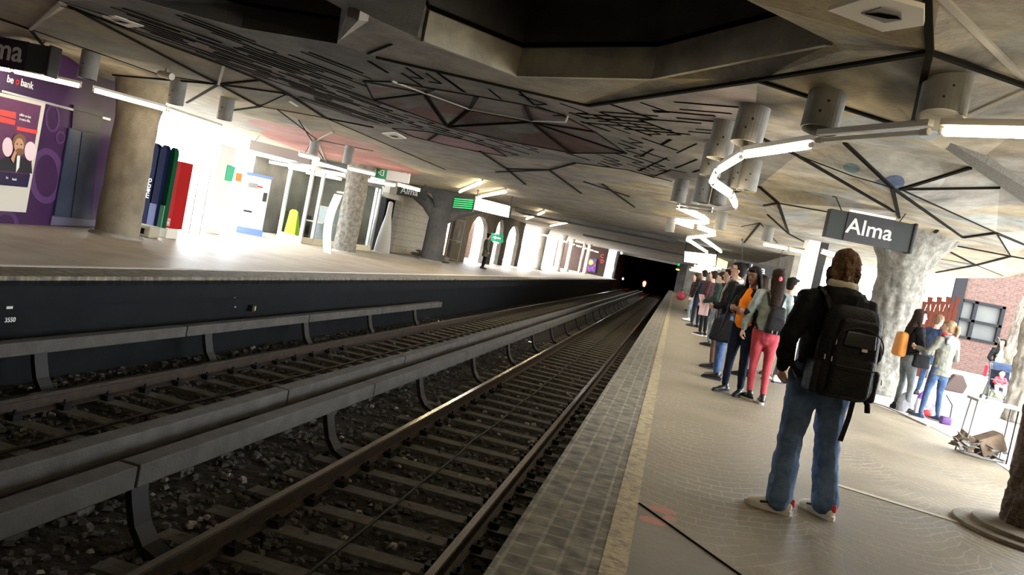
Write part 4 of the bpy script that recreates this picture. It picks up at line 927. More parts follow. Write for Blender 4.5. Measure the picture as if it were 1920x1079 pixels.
# ============================================================ LIGHTS: cans, tubes
def can(px, pyb, r, label, tilt=(0, 0), zb=2.55, ztop=2.97, grp='round grey cans under the ceiling', Y=None):
    p = P(px, pyb, zb) if Y is None else PY(px, pyb, Y); q = p + Vector((tilt[0], tilt[1], ztop - p.z)); q.z = ztop
    t = thing('ceiling_can', label, 'ceiling can', (p.x, p.y, p.z), group=grp)
    o = MB(); n = 28; vs = []
    ax = (q - p).normalized(); s1 = ax.cross(Vector((0, 1, 0))).normalized(); s2 = s1.cross(ax)
    for (c, rr) in ((q, r), (p, r), (p, r*.93), (p + ax*.1, r*.93)): vs += [c + s1*math.cos(2*math.pi*k/n)*rr + s2*math.sin(2*math.pi*k/n)*rr for k in range(n)]
    fs = [(j*n + k, j*n + (k+1) % n, (j+1)*n + (k+1) % n, (j+1)*n + k) for j in range(3) for k in range(n)] + [tuple(3*n + k for k in range(n))]
    o.add(vs, fs); o.build('can_shell', K['can'], t, smooth=False)
    if p.y < 14:
        h_ = MB()
        for a in (-1.2, -.9): d = s1*math.sin(a)*r*1.0 + s2*-math.cos(a)*r if False else (Vector((math.sin(a + .9), -math.cos(a + .9), 0))*r*.99); h_.ell(p + ax*(.12 if a < -1 else .2) + d, (.012, .012, .012), n=6)
        h_.build('screw_hole', K['black'], t)
    return t
def tube(p, q, label, lit=True, wd=1.0, grp='fluorescent tubes', cool=False):
    t = thing('tube_lamp', label, 'lamp', p, group=grp)
    d = (q - p).normalized(); a, b = p + d*.03, q - d*.03
    MB().bar(p + UP*.055, q + UP*.055, .045*wd, .04*wd).build('bracket', K['fixture'], t)
    if lit: MB().cyl(a, b, .03*wd, n=12).build('tube', K['tube_cool' if cool else 'tube'], t, smooth=False)
    else: MB().cyl(a, b, .016, n=10).build('tube', K['off_tube'], t)
    for e in (a, b): MB().cyl(e - d*.03, e + d*.03, .022, n=10).build('end_cap', K['fixture'], t)
    return t
ZT = 2.47
can(1763, 225, .14, 'largest ceiling can, above the first lit tube at top right', (.02, .12)); can(1535, 245, .135, 'dark ceiling can left of the unlit tube', (.02, .05)); can(1398, 270, .135, 'ceiling can over the second lit tube', (.02, .03))
for px_, py_, l in ((1347, 298, 'ceiling can left of the second one, over the bend of the lamp line'), (1376, 355, 'ceiling can hanging right of the short steep tube'), (1330, 330, 'small can half hidden behind the bend of the lamp line'), (1399, 358, 'can at the right end of the bent lamp line'), (1345, 385, 'can in front of the zigzag lamps'), (1270, 380, 'left can above the zigzag lamps'), (1313, 380, 'middle can above the zigzag lamps'), (1437, 452, 'can above the lamps behind the queue'), (1348, 430, 'can right of the zigzag lamps'), (1295, 398, 'can in the thick of the zigzag lamps'), (1255, 435, 'farthest can left of the zigzag lamps')):
    can(px_, py_, .125, l)
tube(P(1990, 252, ZT), P(1762, 246, ZT), 'long lit tube at the top right edge of the view'); tube(P(1742, 247, ZT), P(1532, 263, ZT), 'unlit tube between the two biggest ceiling cans', lit=False)
RT = [((1521, 272), (1395, 291), 'bright tube left of the unlit one'), ((1390, 294), (1347, 320), 'second bright tube of the bent lamp line'), ((1343, 323), (1334, 341), 'short steep tube in the bend of the lamp line'), ((1336, 345), (1369, 367), 'tube running back right after the bend'), ((1371, 370), (1379, 387), 'last short tube of the bent lamp line'),
      ((1270, 389), (1314, 409), 'topmost tube of the zigzag lamps'), ((1316, 409), (1327, 418), 'short right tube of the zigzag lamps'), ((1324, 419), (1266, 413), 'flat tube of the zigzag lamps'), ((1265, 416), (1299, 427), 'third tube down of the zigzag lamps'), ((1308, 427), (1340, 438), 'fourth tube down of the zigzag lamps'), ((1340, 441), (1289, 447), 'fifth tube down of the zigzag lamps'), ((1288, 450), (1326, 474), 'left of the two lowest parallel zigzag tubes'), ((1314, 446), (1352, 473), 'right of the two lowest parallel zigzag tubes'),
      ((1430, 458), (1478, 467), 'left tube above the queue near the lit pillar'), ((1480, 468), (1525, 476), 'middle tube above the queue near the lit pillar'), ((1540, 473), (1568, 482), 'tube just right of the lit pillar')]
for a, b, l in RT: tube(P(*a, ZT), P(*b, ZT), l)
tube(P(1380, 391, ZT), P(1341, 397, ZT), 'unlit bracket after the bent lamp line', lit=False); tube(P(1335, 397, ZT), P(1275, 389, ZT), 'unlit bracket above the zigzag lamps', lit=False)
for px_, py_, l in ((163, 148, 'grey can above the broad stained column'), (328, 196, 'grey can right of the broad stained column'), (420, 225, 'dark tilted can over the bright entrance'), (585, 296, 'can beside the blank sign over the booth'), (650, 308, 'can above the round bark column on the left')): can(px_, py_, .13 if px_ < 500 else .12, l, zb=2.45, grp='round grey cans on the left side')
LT = [((-30, 122), (22, 132), 'tube under the left station sign'), ((24, 133), (152, 162), 'long bright tube ending at the stained column'), ((174, 169), (312, 206), 'long bright tube right of the stained column'), ((316, 208), (414, 240), 'bright tube ending at the dark tilted can'), ((-20, 148), (28, 158), 'lower tube in front of the bank lettering'),
      ((560, 290), (600, 300), 'tube end beneath the blank sign'), ((604, 322), (648, 330), 'lower tube left of the round bark column'), ((652, 316), (704, 328), 'tube right of the round bark column'), ((690, 339), (742, 349), 'tube below the green exit sign'), ((746, 347), (787, 358), 'tube in front of the small station sign')]
for a, b, l in LT: tube(P(*a, 2.36), P(*b, 2.36), l, cool=True)
for a, b, l in (((862, 360), (904, 342), 'first slanted tube above the left screen'), ((893, 371), (948, 360), 'second slanted tube above the left screen'), ((987, 411), (1020, 398), 'third slanted tube over the platform edge'), ((1032, 424), (1067, 417), 'fourth slanted tube over the platform edge')):
    tube(P(*a, 2.85), P(*b, 2.85), l, wd=1.25)
ORD = ('nearest', 'second nearest', 'third', 'fourth', 'fifth', 'sixth', 'seventh', 'second last', 'last')
# lamps of the same kind continue over the platforms behind the viewpoint
for a, b, l in (((1.2, 3.2), (2.6, 3.4), 'tube lamp just ahead above the viewpoint'), ((.6, .6), (2.0, .9), 'tube lamp above the viewpoint'), ((1.4, -1.6), (2.8, -1.2), 'tube lamp behind the viewpoint'), ((.2, -3.2), (1.6, -3.0), 'rearmost tube lamp of the right platform'), ((-9.4, 5.2), (-8.0, 5.6), 'tube lamp over the near left platform'), ((-9.2, 1.0), (-7.8, 1.3), 'rear tube lamp of the left platform')):
    tube(Vector((*a, 2.6)), Vector((*b, 2.6)), l)
k_ = 0
for i in range(9):
    y = 50 + i*4.2; x = -9.6 + .35*i*.3
    tube(Vector((x, y, 2.5)), Vector((x + .25, y + 1.3, 2.5)), ORD[i] + ' of the nine small bright tubes far along the left platform', wd=1.6, grp='far left platform tubes'); 
    if i % 2: can(0, 0, .14, 'one of the small cans far along the left platform', grp='far left platform cans', Y=None) if False else None
for i in range(8):
    y = 46 + i*5.0
    tube(Vector((1.0 + .12*(i % 2), y, 2.5)), Vector((2.6, y + .8, 2.5)), ORD[i if i < 7 else 8] + ' of the eight small bright tubes far along the right platform', wd=1.5, grp='far right platform tubes')

# ============================================================ SIGNS
def hang(par, p, dx=0, dy=0, r=.008):
    q = Vector((p.x + dx, p.y + dy, 2.94)); MB().cyl(p, q, r, n=6).build('hanger', K['black'], par); MB().cyl(q - UP*.05, q, r*3, n=8).build('hanger_socket', K['black'], par)
def station_sign(c, d, Wd, Ht, label, word_x, tsz, dep=.18, lamp=True):
    d = Vector(d).normalized(); nn = Vector((d.y, -d.x, 0)); nn = nn if nn.y < 0 else -nn
    t = thing('station_sign', label, 'sign', c)
    def q(x, z, off): return c + d*x + UP*z + nn*off
    def bx(x0, x1, z0, z1, o0, o1, mt, nm, bev=0): MB().slab([q(x0, z0, o1), q(x1, z0, o1), q(x1, z1, o1), q(x0, z1, o1)], -nn*(o1 - o0)).build(nm, mt, t, bevel=bev)
    bx(-Wd/2, Wd/2, 0, Ht, -dep, 0, K['signgrey'], 'casing'); bx(-Wd*.29, Wd*.27, -.005, Ht*1.02, 0, .015, K['signdark'], 'name_plate')
    bx(Wd/2, Wd/2 + .06, -.02, Ht + .02, -dep - .02, .02, K['black'], 'end_cap', .02)
    text('Alma', tsz, frame(q(word_x, Ht*.27, .017), d, UP), mat('grey white sign letters', (.5, .49, .47), .5), 'lettering', t, .004)
    if lamp: bx(-Wd*.27, Wd*.26, Ht*1.02, Ht*1.08, -.05, .03, mat('sign top glow', (1, 1, .98), emit=3), 'top_light')
    for x in (-Wd*.35, Wd*.35): hang(t, q(x, Ht, -dep/2), dx=-.15 if x < 0 else .1)
    return t
sc = PY(1630, 466, 12.2); sL = PY(1545, 446, 12.2); sR = PY(1706, 470, 12.2)
station_sign(Vector(((sL.x + sR.x)/2, 12.2, (sL.z + sR.z)/2 + .0)), (1, .12, 0), (sR - sL).length, .40, 'large hanging station sign reading Alma above the man with the backpack', -.33, .31)
c = PY(1420, 518, 26); station_sign(c, (1, .1, 0), 1.5, .38, 'smaller hanging station sign reading Alma above the queue', -.5, .34, lamp=False)
c = PY(90, 141, 10.2) - Vector((.81, 0, 0)); station_sign(c, (1, 0, 0), 1.5, .42, 'station sign cut by the left edge, only its last letters showing', -.60, .45, lamp=False)
c = PY(768, 370, 29.5); station_sign(c, (1, 0, 0), 1.1, .36, 'small station sign reading Alma beside the dark forked column', -.4, .34, lamp=False)
# blank sign over booth
a, b = PY(470, 262, 20.5), PY(583, 290, 20.5)
t = thing('blank_sign', 'blank pale sign box hanging in front of the glass booth', 'sign', a); ht = a.z - PY(470, 281, 20.5).z
MB().slab([a, b, b - UP*ht, a - UP*ht], (0, .15, 0)).build('casing', mat('pale beige sign', (.22, .185, .16), .7), t)
for p in (a + (b - a)*.08, a + (b - a)*.9): hang(t, p, .12)
# exit sign
a, b = PY(707, 312, 24.5), PY(769, 324, 24.5); hgt = .36
t = thing('exit_sign', 'hanging sign with a green exit pictogram beside a blank grey plate', 'sign', a)
c1 = a + (b - a)*.33
MB().slab([a, c1, c1 - UP*hgt, a - UP*hgt], (0, .1, 0)).build('green_plate', mat('exit green', (.01, .2, .09), .4), t)
MB().slab([c1, b, b - UP*hgt, c1 - UP*hgt], (0, .1, 0)).build('grey_plate', mat('exit grey', (.42, .42, .42), .5), t)
o = MB(); cc = a + (c1 - a)*.5 + Vector((0, -.01, -hgt/2)); s = .1
for u, v in (((-.3, .6), (.8, .9)), ((.8, .9), (.8, -.9)), ((.8, -.9), (-.3, -.6)), ((-.3, .6), (-.3, .3)), ((-.3, -.6), (-.3, -.3)), ((-1.1, 0), (.3, 0)), ((-1.1, 0), (-.7, .35)), ((-1.1, 0), (-.7, -.35))):
    o.bar(cc + Vector((u[0]*s, 0, u[1]*s)), cc + Vector((v[0]*s, 0, v[1]*s)), .02, .016)
o.build('pictogram', K['letters'], t)
for p in (a + (b - a)*.2, a + (b - a)*.75): hang(t, p, .0); hang(t, p, .22)
# led board and screen
a, b = PY(853, 371, 26), PY(888, 374, 26); t = thing('departure_board', 'green LED departure board left of the bright screen', 'display', a)
MB().slab([a + Vector((-.05, 0, .05)), b + Vector((.05, 0, .05)), b + Vector((.05, 0, -.4)), a + Vector((-.05, 0, -.4))], (0, .12, 0)).build('casing', K['black'], t)
for i in range(5): MB().slab([a + Vector((0, -.01, -.02 - i*.07)), b + Vector((0, -.01, -.02 - i*.07)), b + Vector((0, -.01, -.052 - i*.07)), a + Vector((0, -.01, -.052 - i*.07))], (0, .008, 0)).build('text_line', K['led'], t)
def screen(px4, Y, label, extra=None):
    q = [PY(x, y, Y) for x, y in px4]; c = sum(q, Vector())/4
    t = thing('screen', label, 'screen', c); MB().slab([c + (p - c)*1.08 + Vector((0, .02, 0)) for p in q], (0, .12, 0)).build('casing', K['signgrey'], t); MB().slab(q, (0, .015, 0)).build('display_panel', K['screen'], t)
    for p in (q[0], q[1]): MB().bar(p + Vector((0, .08, 0)), Vector((p.x, p.y + .08, 3.1)), .03, .03).build('hanger', K['black'], t)
    return t
screen([(893, 371), (956, 387), (953, 408), (889, 393)], 27, 'bright white information screen hanging over the left platform edge')
screen([(1284, 472), (1343, 478), (1341, 499), (1283, 491)], 36, 'bright white information screen above the far end of the queue')
a = PY(1346, 484, 36); tag(MB().slab([a, a + Vector((.45, 0, -.09)), a + Vector((.45, 0, -.38)), a + Vector((0, 0, -.3))], (0, .05, 0)).build('small_display', K['ledy']), 'small yellow-lit display right of the far screen', 'display')
# cctv, ceiling hatches
def hatch(px4, label, z=2.92):
    q = [P(x, y, z) for x, y in px4]; c = sum(q, Vector())/len(q); t = thing('ceiling_vent', label, 'vent', c); MB().slab(q, (0, 0, .025)).build('plate', K['offwhite'], t); MB().slab([c + (p - c)*.42 - UP*.004 for p in q], (0, 0, .02)).build('grille', K['can'], t)
    MB().slab([c + Vector(((p - c).x*.36, (p - c).y*.12, 0)) - UP*.008 for p in q], (0, 0, .004)).build('slot', K['slit'], t)
    return t
hatch([(1552, 20), (1640, -8), (1732, 16), (1732, 48), (1655, 60)], 'large white square vent plate in the top right ceiling', 2.76); hatch([(507, 195), (545, 190), (560, 200), (524, 204)], 'small white vent plate left of the pink ceiling patch'); hatch([(716, 251), (742, 250), (762, 261), (738, 261)], 'bright white vent plate in the ceiling above the exit sign'); hatch([(180, 28), (215, 30), (270, 50), (240, 52)], 'thin pale plate at the edge of the grooved ceiling')
cc = P(300, 138, 2.75); t = thing('security_camera', 'small white security camera beside the second left can', 'camera', cc); MB().cyl(cc, cc + Vector((.28, -.1, -.03)), .05, n=14).build('camera_body', K['offwhite'], t); MB().cyl(cc + Vector((.1, 0, 0)), cc + Vector((.1, 0, .15)), .02).build('mount', K['can'], t)
# small items on the black wall and bed
for px_, py_, s in ((18, 574, .06), (84, 1, 0), (440, 557, .03), (441, 576, .02), (255, 536, .012), (263, 536, .012), (653, 548, .025), (780, 542, .03)):
    if s: p = PX(px_, py_, LE - .285); tag(MB().box(p, (.012, s*1.3, s)).build('reflector_plate', K['offwhite']), 'small pale plate on the black platform wall, %s' % {18: 'above the number 3550', 440: 'above another halfway to the yellow box', 441: 'beneath its twin', 255: 'left of a tiny pair at the lip', 263: 'right of a tiny pair at the lip', 653: 'above the end of the near cover', 780: 'beyond the cover end'}[px_], 'plate')
p = PX(8, 605, LE - .288); tx_ = text('3550', .07, frame(p, (0, 1, 0), UP), K['letters'], 'wall_number', None, .002); tag(tx_, 'small white number 3550 on the black platform wall', 'number')
p = PX(473, 578, LE - .25); t = thing('junction_box', 'small black box with a yellow label on the platform wall', 'box', p); MB().box(p, (.08, .12, .1)).build('housing', K['black'], t, bevel=.006); MB().box(p + Vector((.042, 0.02, 0)), (.006, .03, .07)).build('label_plate', mat('yellow label', (.6, .5, .1), .5), t)
p = P(204, 663, -1.2); tag(MB().box(p, (.16, .05, .02), rz=.5).build('litter', K['white']), 'scrap of white paper beside the left platform wall', 'litter')
# signal in the tunnel
p = PY(1208, 533, 105); t = thing('signal', 'red signal lamp glowing in the tunnel', 'signal', p); MB().cyl(Vector((p.x, p.y, -1.2)), p, .06, n=8).build('post', K['black'], t); MB().box(p + Vector((0, .1, .1)), (.5, .15, 1.0)).build('housing', K['black'], t)
MB().ell(p + Vector((0, -.05, .1)), (.22, .06, .28)).build('red_lens', mat('red signal light', (1, .06, .02), emit=25), t, smooth=True); MB().ell(p + Vector((.02, -.1, -.18)), (.13, .05, .14)).build('amber_lens', mat('amber signal light', (1, .5, .1), emit=20), t, smooth=True)
p = PY(1272, 500, 89.5); t = thing('signal', 'small green and orange signal at the right side of the tunnel mouth', 'signal', p); MB().box(p, (.3, .1, .9)).build('housing', K['black'], t); MB().ell(p + Vector((0, -.08, .25)), (.13, .04, .2)).build('green_lens', K['led'], t); MB().ell(p + Vector((0, -.08, -.35)), (.2, .04, .08)).build('orange_lens', mat('orange light', (1, .5, .05), emit=5), t)
for px_, py_, l in ((1165, 475, 'upper small white lamp at the tunnel mouth'), (1168, 523, 'tiny white lamp low on the left in the tunnel')): tag(MB().ell(PY(px_, py_, 89.8 if py_ < 500 else 95), (.1, .05, .13)).build('tunnel_lamp', K['screen'], smooth=True), l, 'lamp')
# ============================================================ PEOPLE
SK = {'light': mat('light skin', (.55, .33, .24), .55, spec=.3), 'brown': mat('brown skin', (.17, .08, .05), .5, spec=.3), 'tan': mat('tan skin', (.42, .24, .16), .55)}
HR = {'brown': mat('brown hair', (.17, .10, .055), .75, col2=(.08, .045, .024), scale=30, bump=.9, bscale=70, spec=.15), 'black': mat('black hair', (.010, .008, .008), .8, bump=.6, bscale=90, spec=.1), 'dark': mat('dark brown hair', (.02, .012, .008), .8, spec=.1, bump=.6, bscale=90), 'blond': mat('dark blond hair', (.24, .15, .075), .6, bump=.6, bscale=90)}
def cloth(name, c, c2=None, scale=9, bump=.5, rough=.85, bscale=14): return mat(name, c, rough, col2=c2 or tuple(x*.7 for x in c), scale=scale, bump=bump, bscale=bscale, spec=.08)
CL = {'denim': cloth('blue denim', (.15, .225, .37), (.08, .13, .24), 7), 'denim2': cloth('mid blue denim', (.05, .085, .17), (.03, .05, .1)), 'darkdenim': cloth('dark navy denim', (.012, .017, .032)), 'black': cloth('black cloth', (.014, .014, .015), (.008, .008, .009)), 'ldenim': cloth('light denim jacket cloth', (.3, .34, .33), (.2, .24, .24)), 'pink': cloth('coral pink cloth', (.4, .06, .075), (.3, .042, .055), 6), 'orange': cloth('orange cloth', (.95, .27, .02), (.8, .2, .015)), 'grey': cloth('grey cloth', (.25, .26, .28)), 'greyjean': cloth('grey denim', (.16, .175, .18), (.1, .11, .12)), 'khaki': cloth('khaki grey cloth', (.16, .16, .13), (.1, .1, .085)), 'maroon': cloth('dark maroon cloth', (.05, .022, .025)), 'dgreen': cloth('dark green cloth', (.025, .04, .035)), 'bluejk': cloth('navy cloth', (.03, .045, .09)), 'gcoat': cloth('grey green coat cloth', (.17, .19, .15)), 'brownp': cloth('brown cloth', (.13, .07, .045)), 'cream': cloth('cream cloth', (.55, .5, .4)), 'scarf': cloth('patterned pale scarf', (.5, .44, .38), (.2, .16, .15), 22), 'redscarf': cloth('red scarf', (.7, .04, .05)), 'white': cloth('white cloth', (.8, .8, .8), (.7, .7, .7))}
EYE = mat('eye', (.03, .02, .02), .2); LIP = mat('lips', (.4, .14, .12), .5); SHB = mat('black shoe leather', (.01, .01, .01), .35); SHW = mat('white shoe leather', (.8, .77, .7), .5); SOLE = mat('white rubber sole', (.62, .6, .54), .6)
def soft(o, vox, it=3, disp=None):
    r = o.modifiers.new('r', 'REMESH'); r.mode = 'VOXEL'; r.voxel_size = vox; r.use_smooth_shade = True
    s = o.modifiers.new('s', 'SMOOTH'); s.factor = .5; s.iterations = it
    if disp:
        tx = bpy.data.textures.new('folds', 'CLOUDS'); tx.noise_scale = disp[1]; tx.noise_depth = 2
        d = o.modifiers.new('d', 'DISPLACE'); d.texture = tx; d.strength = disp[0]; d.mid_level = .5; d.texture_coords = 'LOCAL'
    return o
def hand(mb, W, d, nrm, thumb, s=1.0, curl=.6):
    d = Vector(d).normalized(); nrm = Vector(nrm); nrm = (nrm - d*nrm.dot(d)).normalized(); sd = d.cross(nrm)*thumb
    W = Vector(W); mb.loft([W - d*.02, W + d*.03, W + d*.085], [(.024, .02), (.036*s, .017), (.04*s, .014)], n=10, up=nrm)
    for k, (o, L) in enumerate(((.031, .072), (.011, .082), (-.010, .076), (-.030, .06))):
        b = W + d*(.085 - abs(o)*.12) + sd*o; c = curl*(1 + .12*k)
        d1 = d*math.cos(c*.6) + nrm*math.sin(c*.6); d2 = d*math.cos(c*1.5) + nrm*math.sin(c*1.5); d3 = d*math.cos(c*2.3) + nrm*math.sin(c*2.3)
        p1 = b + d1*L*.42; p2 = p1 + d2*L*.33; p3 = p2 + d3*L*.25
        mb.loft([b - d*.02, b, p1, p2, p3], [.0095, .0095, .009, .0085, .0075], n=8)
    t0 = W + d*.02 + sd*.028; t1 = t0 + (d*.6 + sd*.7 + nrm*.25).normalized()*.038; t2 = t1 + (d*.85 + sd*.25 + nrm*.4).normalized()*.03; t3 = t2 + (d*.95 + nrm*.5).normalized()*.022
    mb.loft([t0 - sd*.015, t0, t1, t2, t3], [.013, .013, .0115, .0105, .009], n=8)
def person(label, loc, rz, H=1.7, feet=((-.11, 0, .12), (.11, 0, -.12)), elbows=((-.27, -.03, 1.13), (.27, -.03, 1.13)), wrists=((-.27, .06, .88), (.27, .06, .88)),
           lean=(0, 0), head=(0, 0), skin='light', hair='brown', hstyle='short', top='black', pants='denim', shoe=SHB, under=None, coat=None, hood=None, scarf=None, fat=1.0, leg=1.0, flare=0, vox=.013, fine=False, sole=None, knees=None, group=None, shirt_len=None, glasses=False):
    t = thing('person', label, 'person', loc, rz, group, local=True); S = H/1.75; t.scale = (S, S, S)
    lx, ly = lean; hp = Vector((0, 0, .94)); ch = Vector((lx*.5, ly*.5, 1.25)); nk = Vector((lx, ly, 1.47)); hc = Vector((lx, ly + .025, 1.635))
    sh = [Vector((s*.175*fat + lx*.9, ly*.9 - .005, 1.405)) for s in (-1, 1)]
    hips = [Vector((s*.088, 0, .9)) for s in (-1, 1)]; ank = []; kn = []; toe = []
    for i, (fx, fy, a) in enumerate(feet):
        A_ = Vector((fx, fy, .085)); td = Vector((-math.sin(a), math.cos(a), 0)); ank.append(A_); toe.append(td)
        kn.append(Vector(knees[i]) if knees else (hips[i] + A_)/2 + Vector((0, .03, .02)))
    el = [Vector(e) for e in elbows]; wr = [Vector(w_) for w_ in wrists]
    Rh = Matrix.Rotation(head[0], 3, 'Z') @ Matrix.Rotation(head[1], 3, 'X'); piv = nk + Vector((0, 0, .06))
    def hd(v): return piv + Rh @ (hc + Vector(v) - piv)
    # --- body
    b = MB()
    b.loft([hp - Vector((0, 0, .06)), hp, ch, Vector((lx*.85, ly*.85, 1.38)), nk - Vector((0, 0, .02))], [(.14, .095), (.145, .1), (.145*fat, .1), (.15*fat, .085), (.06, .055)], n=14)
    b.loft([nk - Vector((0, 0, .06)), nk + Vector((0, .005, .04)), hd((0, -.01, -.06))], [.058, .052, .055], n=12)
    hs = [(-.118, .028, .022, .03), (-.1, .022, .042, .055), (-.07, .01, .056, .075), (-.035, .004, .065, .088), (0, 0, .072, .095), (.035, -.004, .076, .098), (.07, -.008, .07, .092), (.1, -.012, .05, .068), (.117, -.014, .022, .03)]
    vs = []; fs = []; n = 20
    for z, y, rx, ry in hs: vs += [hd((math.cos(2*math.pi*k/n)*rx, y + math.sin(2*math.pi*k/n)*ry, z)) for k in range(n)]
    for i in range(len(hs)-1):
        for k in range(n): fs.append((i*n + k, i*n + (k+1) % n, (i+1)*n + (k+1) % n, (i+1)*n + k))
    fs += [tuple(range(n-1, -1, -1)), tuple((len(hs)-1)*n + k for k in range(n))]; b.add(vs, fs)
    b.loft([hd((0, .09, .025)), hd((0, .104, -.01)), hd((0, .112, -.022))], [(.009, .01), (.012, .012), (.014, .01)], n=8)
    b.ell(hd((0, .08, -.062)), (.024, .014, .012), n=10); b.ell(hd((0, .078, -.098)), (.02, .016, .014), n=10)
    for s in (-1, 1):
        b.ell(hd((s*.074, -.008, -.005)), (.01, .022, .033), n=10); b.ell(hd((s*.033, .082, .033)), (.02, .012, .008), n=8)
    for i, s in enumerate((-1, 1)):
        b.loft([sh[i] - Vector((s*.04, 0, 0)), sh[i], (sh[i] + el[i])/2, el[i]], [.055, .052, .046, .038], n=10); b.loft([el[i], (el[i]*.6 + wr[i]*.4), wr[i]], [.038, .037, .025], n=10)
        d = (wr[i] - el[i]).normalized(); inward = Vector((-s, .2, 0)) if abs(d.z) > .7 else Vector((-s*.2, 0, -1)) if False else Vector((-s, 0, .2))
        hand(b, wr[i], d, inward, 1 if s < 0 else -1, curl=.75)
        b.loft([hips[i] + Vector((0, 0, .03)), hips[i]*.5 + kn[i]*.5, kn[i], kn[i]*.5 + ank[i]*.5, ank[i]], [.08, .066, .048, .042, .032], n=10)
        b.loft([ank[i] - toe[i]*.04 - Vector((0, 0, .035)), ank[i] + toe[i]*.05 - Vector((0, 0, .045)), ank[i] + toe[i]*.13 - Vector((0, 0, .06))], [(.026, .03), (.034, .025), (.028, .012)], n=8, up=(0, 0, 1))
    soft(b.build('body', SK[skin], t, smooth=True), .0095 if fine or vox < .013 else .012, 2)
    # --- face details
    for s in (-1, 1):
        MB().ell(hd((s*.031, .0895, .012)), (.0125, .005, .0065), n=8).build('eye', EYE, t, smooth=True)
        MB().loft([hd((s*.015, .095, .034)), hd((s*.032, .094, .039)), hd((s*.05, .083, .033))], [.004]*3, n=6).build('eyebrow', HR[hair], t, smooth=True)
    MB().ell(hd((0, .093, -.062)), (.021, .006, .006), n=10).build('lips', LIP, t, smooth=True)
    if glasses:
        g_ = MB()
        for s in (-1, 1):
            pts = [hd((s*.033 + .024*math.cos(a), .1, .01 + .018*math.sin(a))) for a in [2*math.pi*k/14 for k in range(15)]]; g_.tube(pts, .0025, n=5); g_.tube([hd((s*.057, .1, .014)), hd((s*.076, .0, .01))], .0025, n=5)
        g_.build('glasses', K['black'], t)
    # --- hair
    h = MB()
    back = -.028 if hstyle != 'short' else -.024
    rings = [(-.075, -.055, .055, .05), (-.045, -.045, .07, .062), (0, -.036, .082, .076), (.04, -.024, .087, .09), (.08, -.016, .08, .094), (.108, -.014, .062, .078), (.124, -.014, .036, .045)]
    h.loft([hd((0, y, z)) for z, y, _, _ in rings], [(rx, ry) for _, _, rx, ry in rings], n=16, up=Rh @ Vector((0, 1, 0)), dk=.35)
    h.ell(hd((0, .06, .088)), (.06, .035, .028), n=12)
    if hstyle in ('long', 'pony'):
        pass
    if hstyle == 'long':
        bk = [hd((0, -.05, .03)), hd((0, -.075, -.08)), Vector((lx, ly - .11, 1.42)), Vector((lx, ly - .13, 1.27)), Vector((lx, ly - .12, 1.14))]
        h.loft(bk, [(.085, .055), (.095, .045), (.1, .035), (.075, .03), (.03, .015)], n=14)
        for s in (-1, 1): h.loft([hd((s*.07, -.01, .05)), hd((s*.085, -.01, -.04)), Vector((lx + s*.1, ly + .0, 1.46)), Vector((lx + s*.1, ly + .05, 1.33))], [(.022, .04), (.026, .045), (.03, .035), (.015, .02)], n=10)
    if hstyle == 'pony':
        h.loft([hd((0, -.1, .05)), hd((0, -.15, .03)), hd((0, -.165, -.04)), hd((0, -.15, -.12)), Vector((lx, ly - .15, 1.38))], [.025, .035, .038, .03, .012], n=12)
    if hstyle == 'bun': h.ell(hd((0, -.1, .1)), (.05, .048, .048), n=14, wob=.1)
    if hstyle == 'longpony':
        h.loft([hd((0, -.09, .03)), hd((0, -.12, -.05)), Vector((lx, ly - .14, 1.4)), Vector((lx, ly - .15, 1.25)), Vector((lx, ly - .14, 1.1))], [(.05, .04), (.07, .045), (.075, .045), (.06, .035), (.03, .02)], n=12)
        for s in (-1, 1): h.loft([hd((s*.06, -.04, .03)), hd((s*.07, -.05, -.05)), Vector((lx + s*.06, ly - .09, 1.42))], [.03, .03, .02], n=8)
    if hstyle == 'shaggy':
        g = random.Random(4)
        for k in range(70):
            a = g.uniform(0, 6.28); z = g.uniform(-.1, .11); rr = .085*math.sqrt(max(.1, 1 - (z/.14)**2))
            if math.sin(a) > .35 and z < .06: continue
            c = hd((math.cos(a)*rr, math.sin(a)*rr*1.05 - .02, z)); c2 = hd((math.cos(a)*(rr + .012), math.sin(a)*(rr*1.05 + .014) - .02, z - .05)); h.loft([c, (c + c2)/2 + (c - hd((0, 0, z))).normalized()*.006, c2], [.014, .015, .006], n=6)
    soft(h.build('hair', HR[hair], t, smooth=True), .008 if fine else .012, 2, (.012, .03))
    # --- trousers
    p = MB(); hipr = .155*min(fat, 1.1)
    p.loft([Vector((0, 0, .84)), Vector((0, -.005, .93)), Vector((lx*.1, 0, 1.02))], [(hipr, .125), (hipr*1.02, .122), (.14*fat, .11)], n=16)
    for i in (0, 1):
        a_ = ank[i]; k_ = kn[i]; f = leg
        p.loft([hips[i] + Vector((0, 0, .02)), hips[i]*.5 + k_*.5, k_, k_*.45 + a_*.55, a_ + Vector((0, 0, .04 if flare < .01 else .0))], [(.1*f, .108*f), (.084*f, .092*f), (.06*f + flare*.35, .062*f + flare*.35), (.05*f + flare*.8, .054*f + flare*.8), (.042*f + flare*1.2, .045*f + flare*1.35)], n=14)
    soft(p.build('trousers', CL[pants], t, smooth=True), .01 if fine else vox, 3, (.028 if flare else .014, .09))
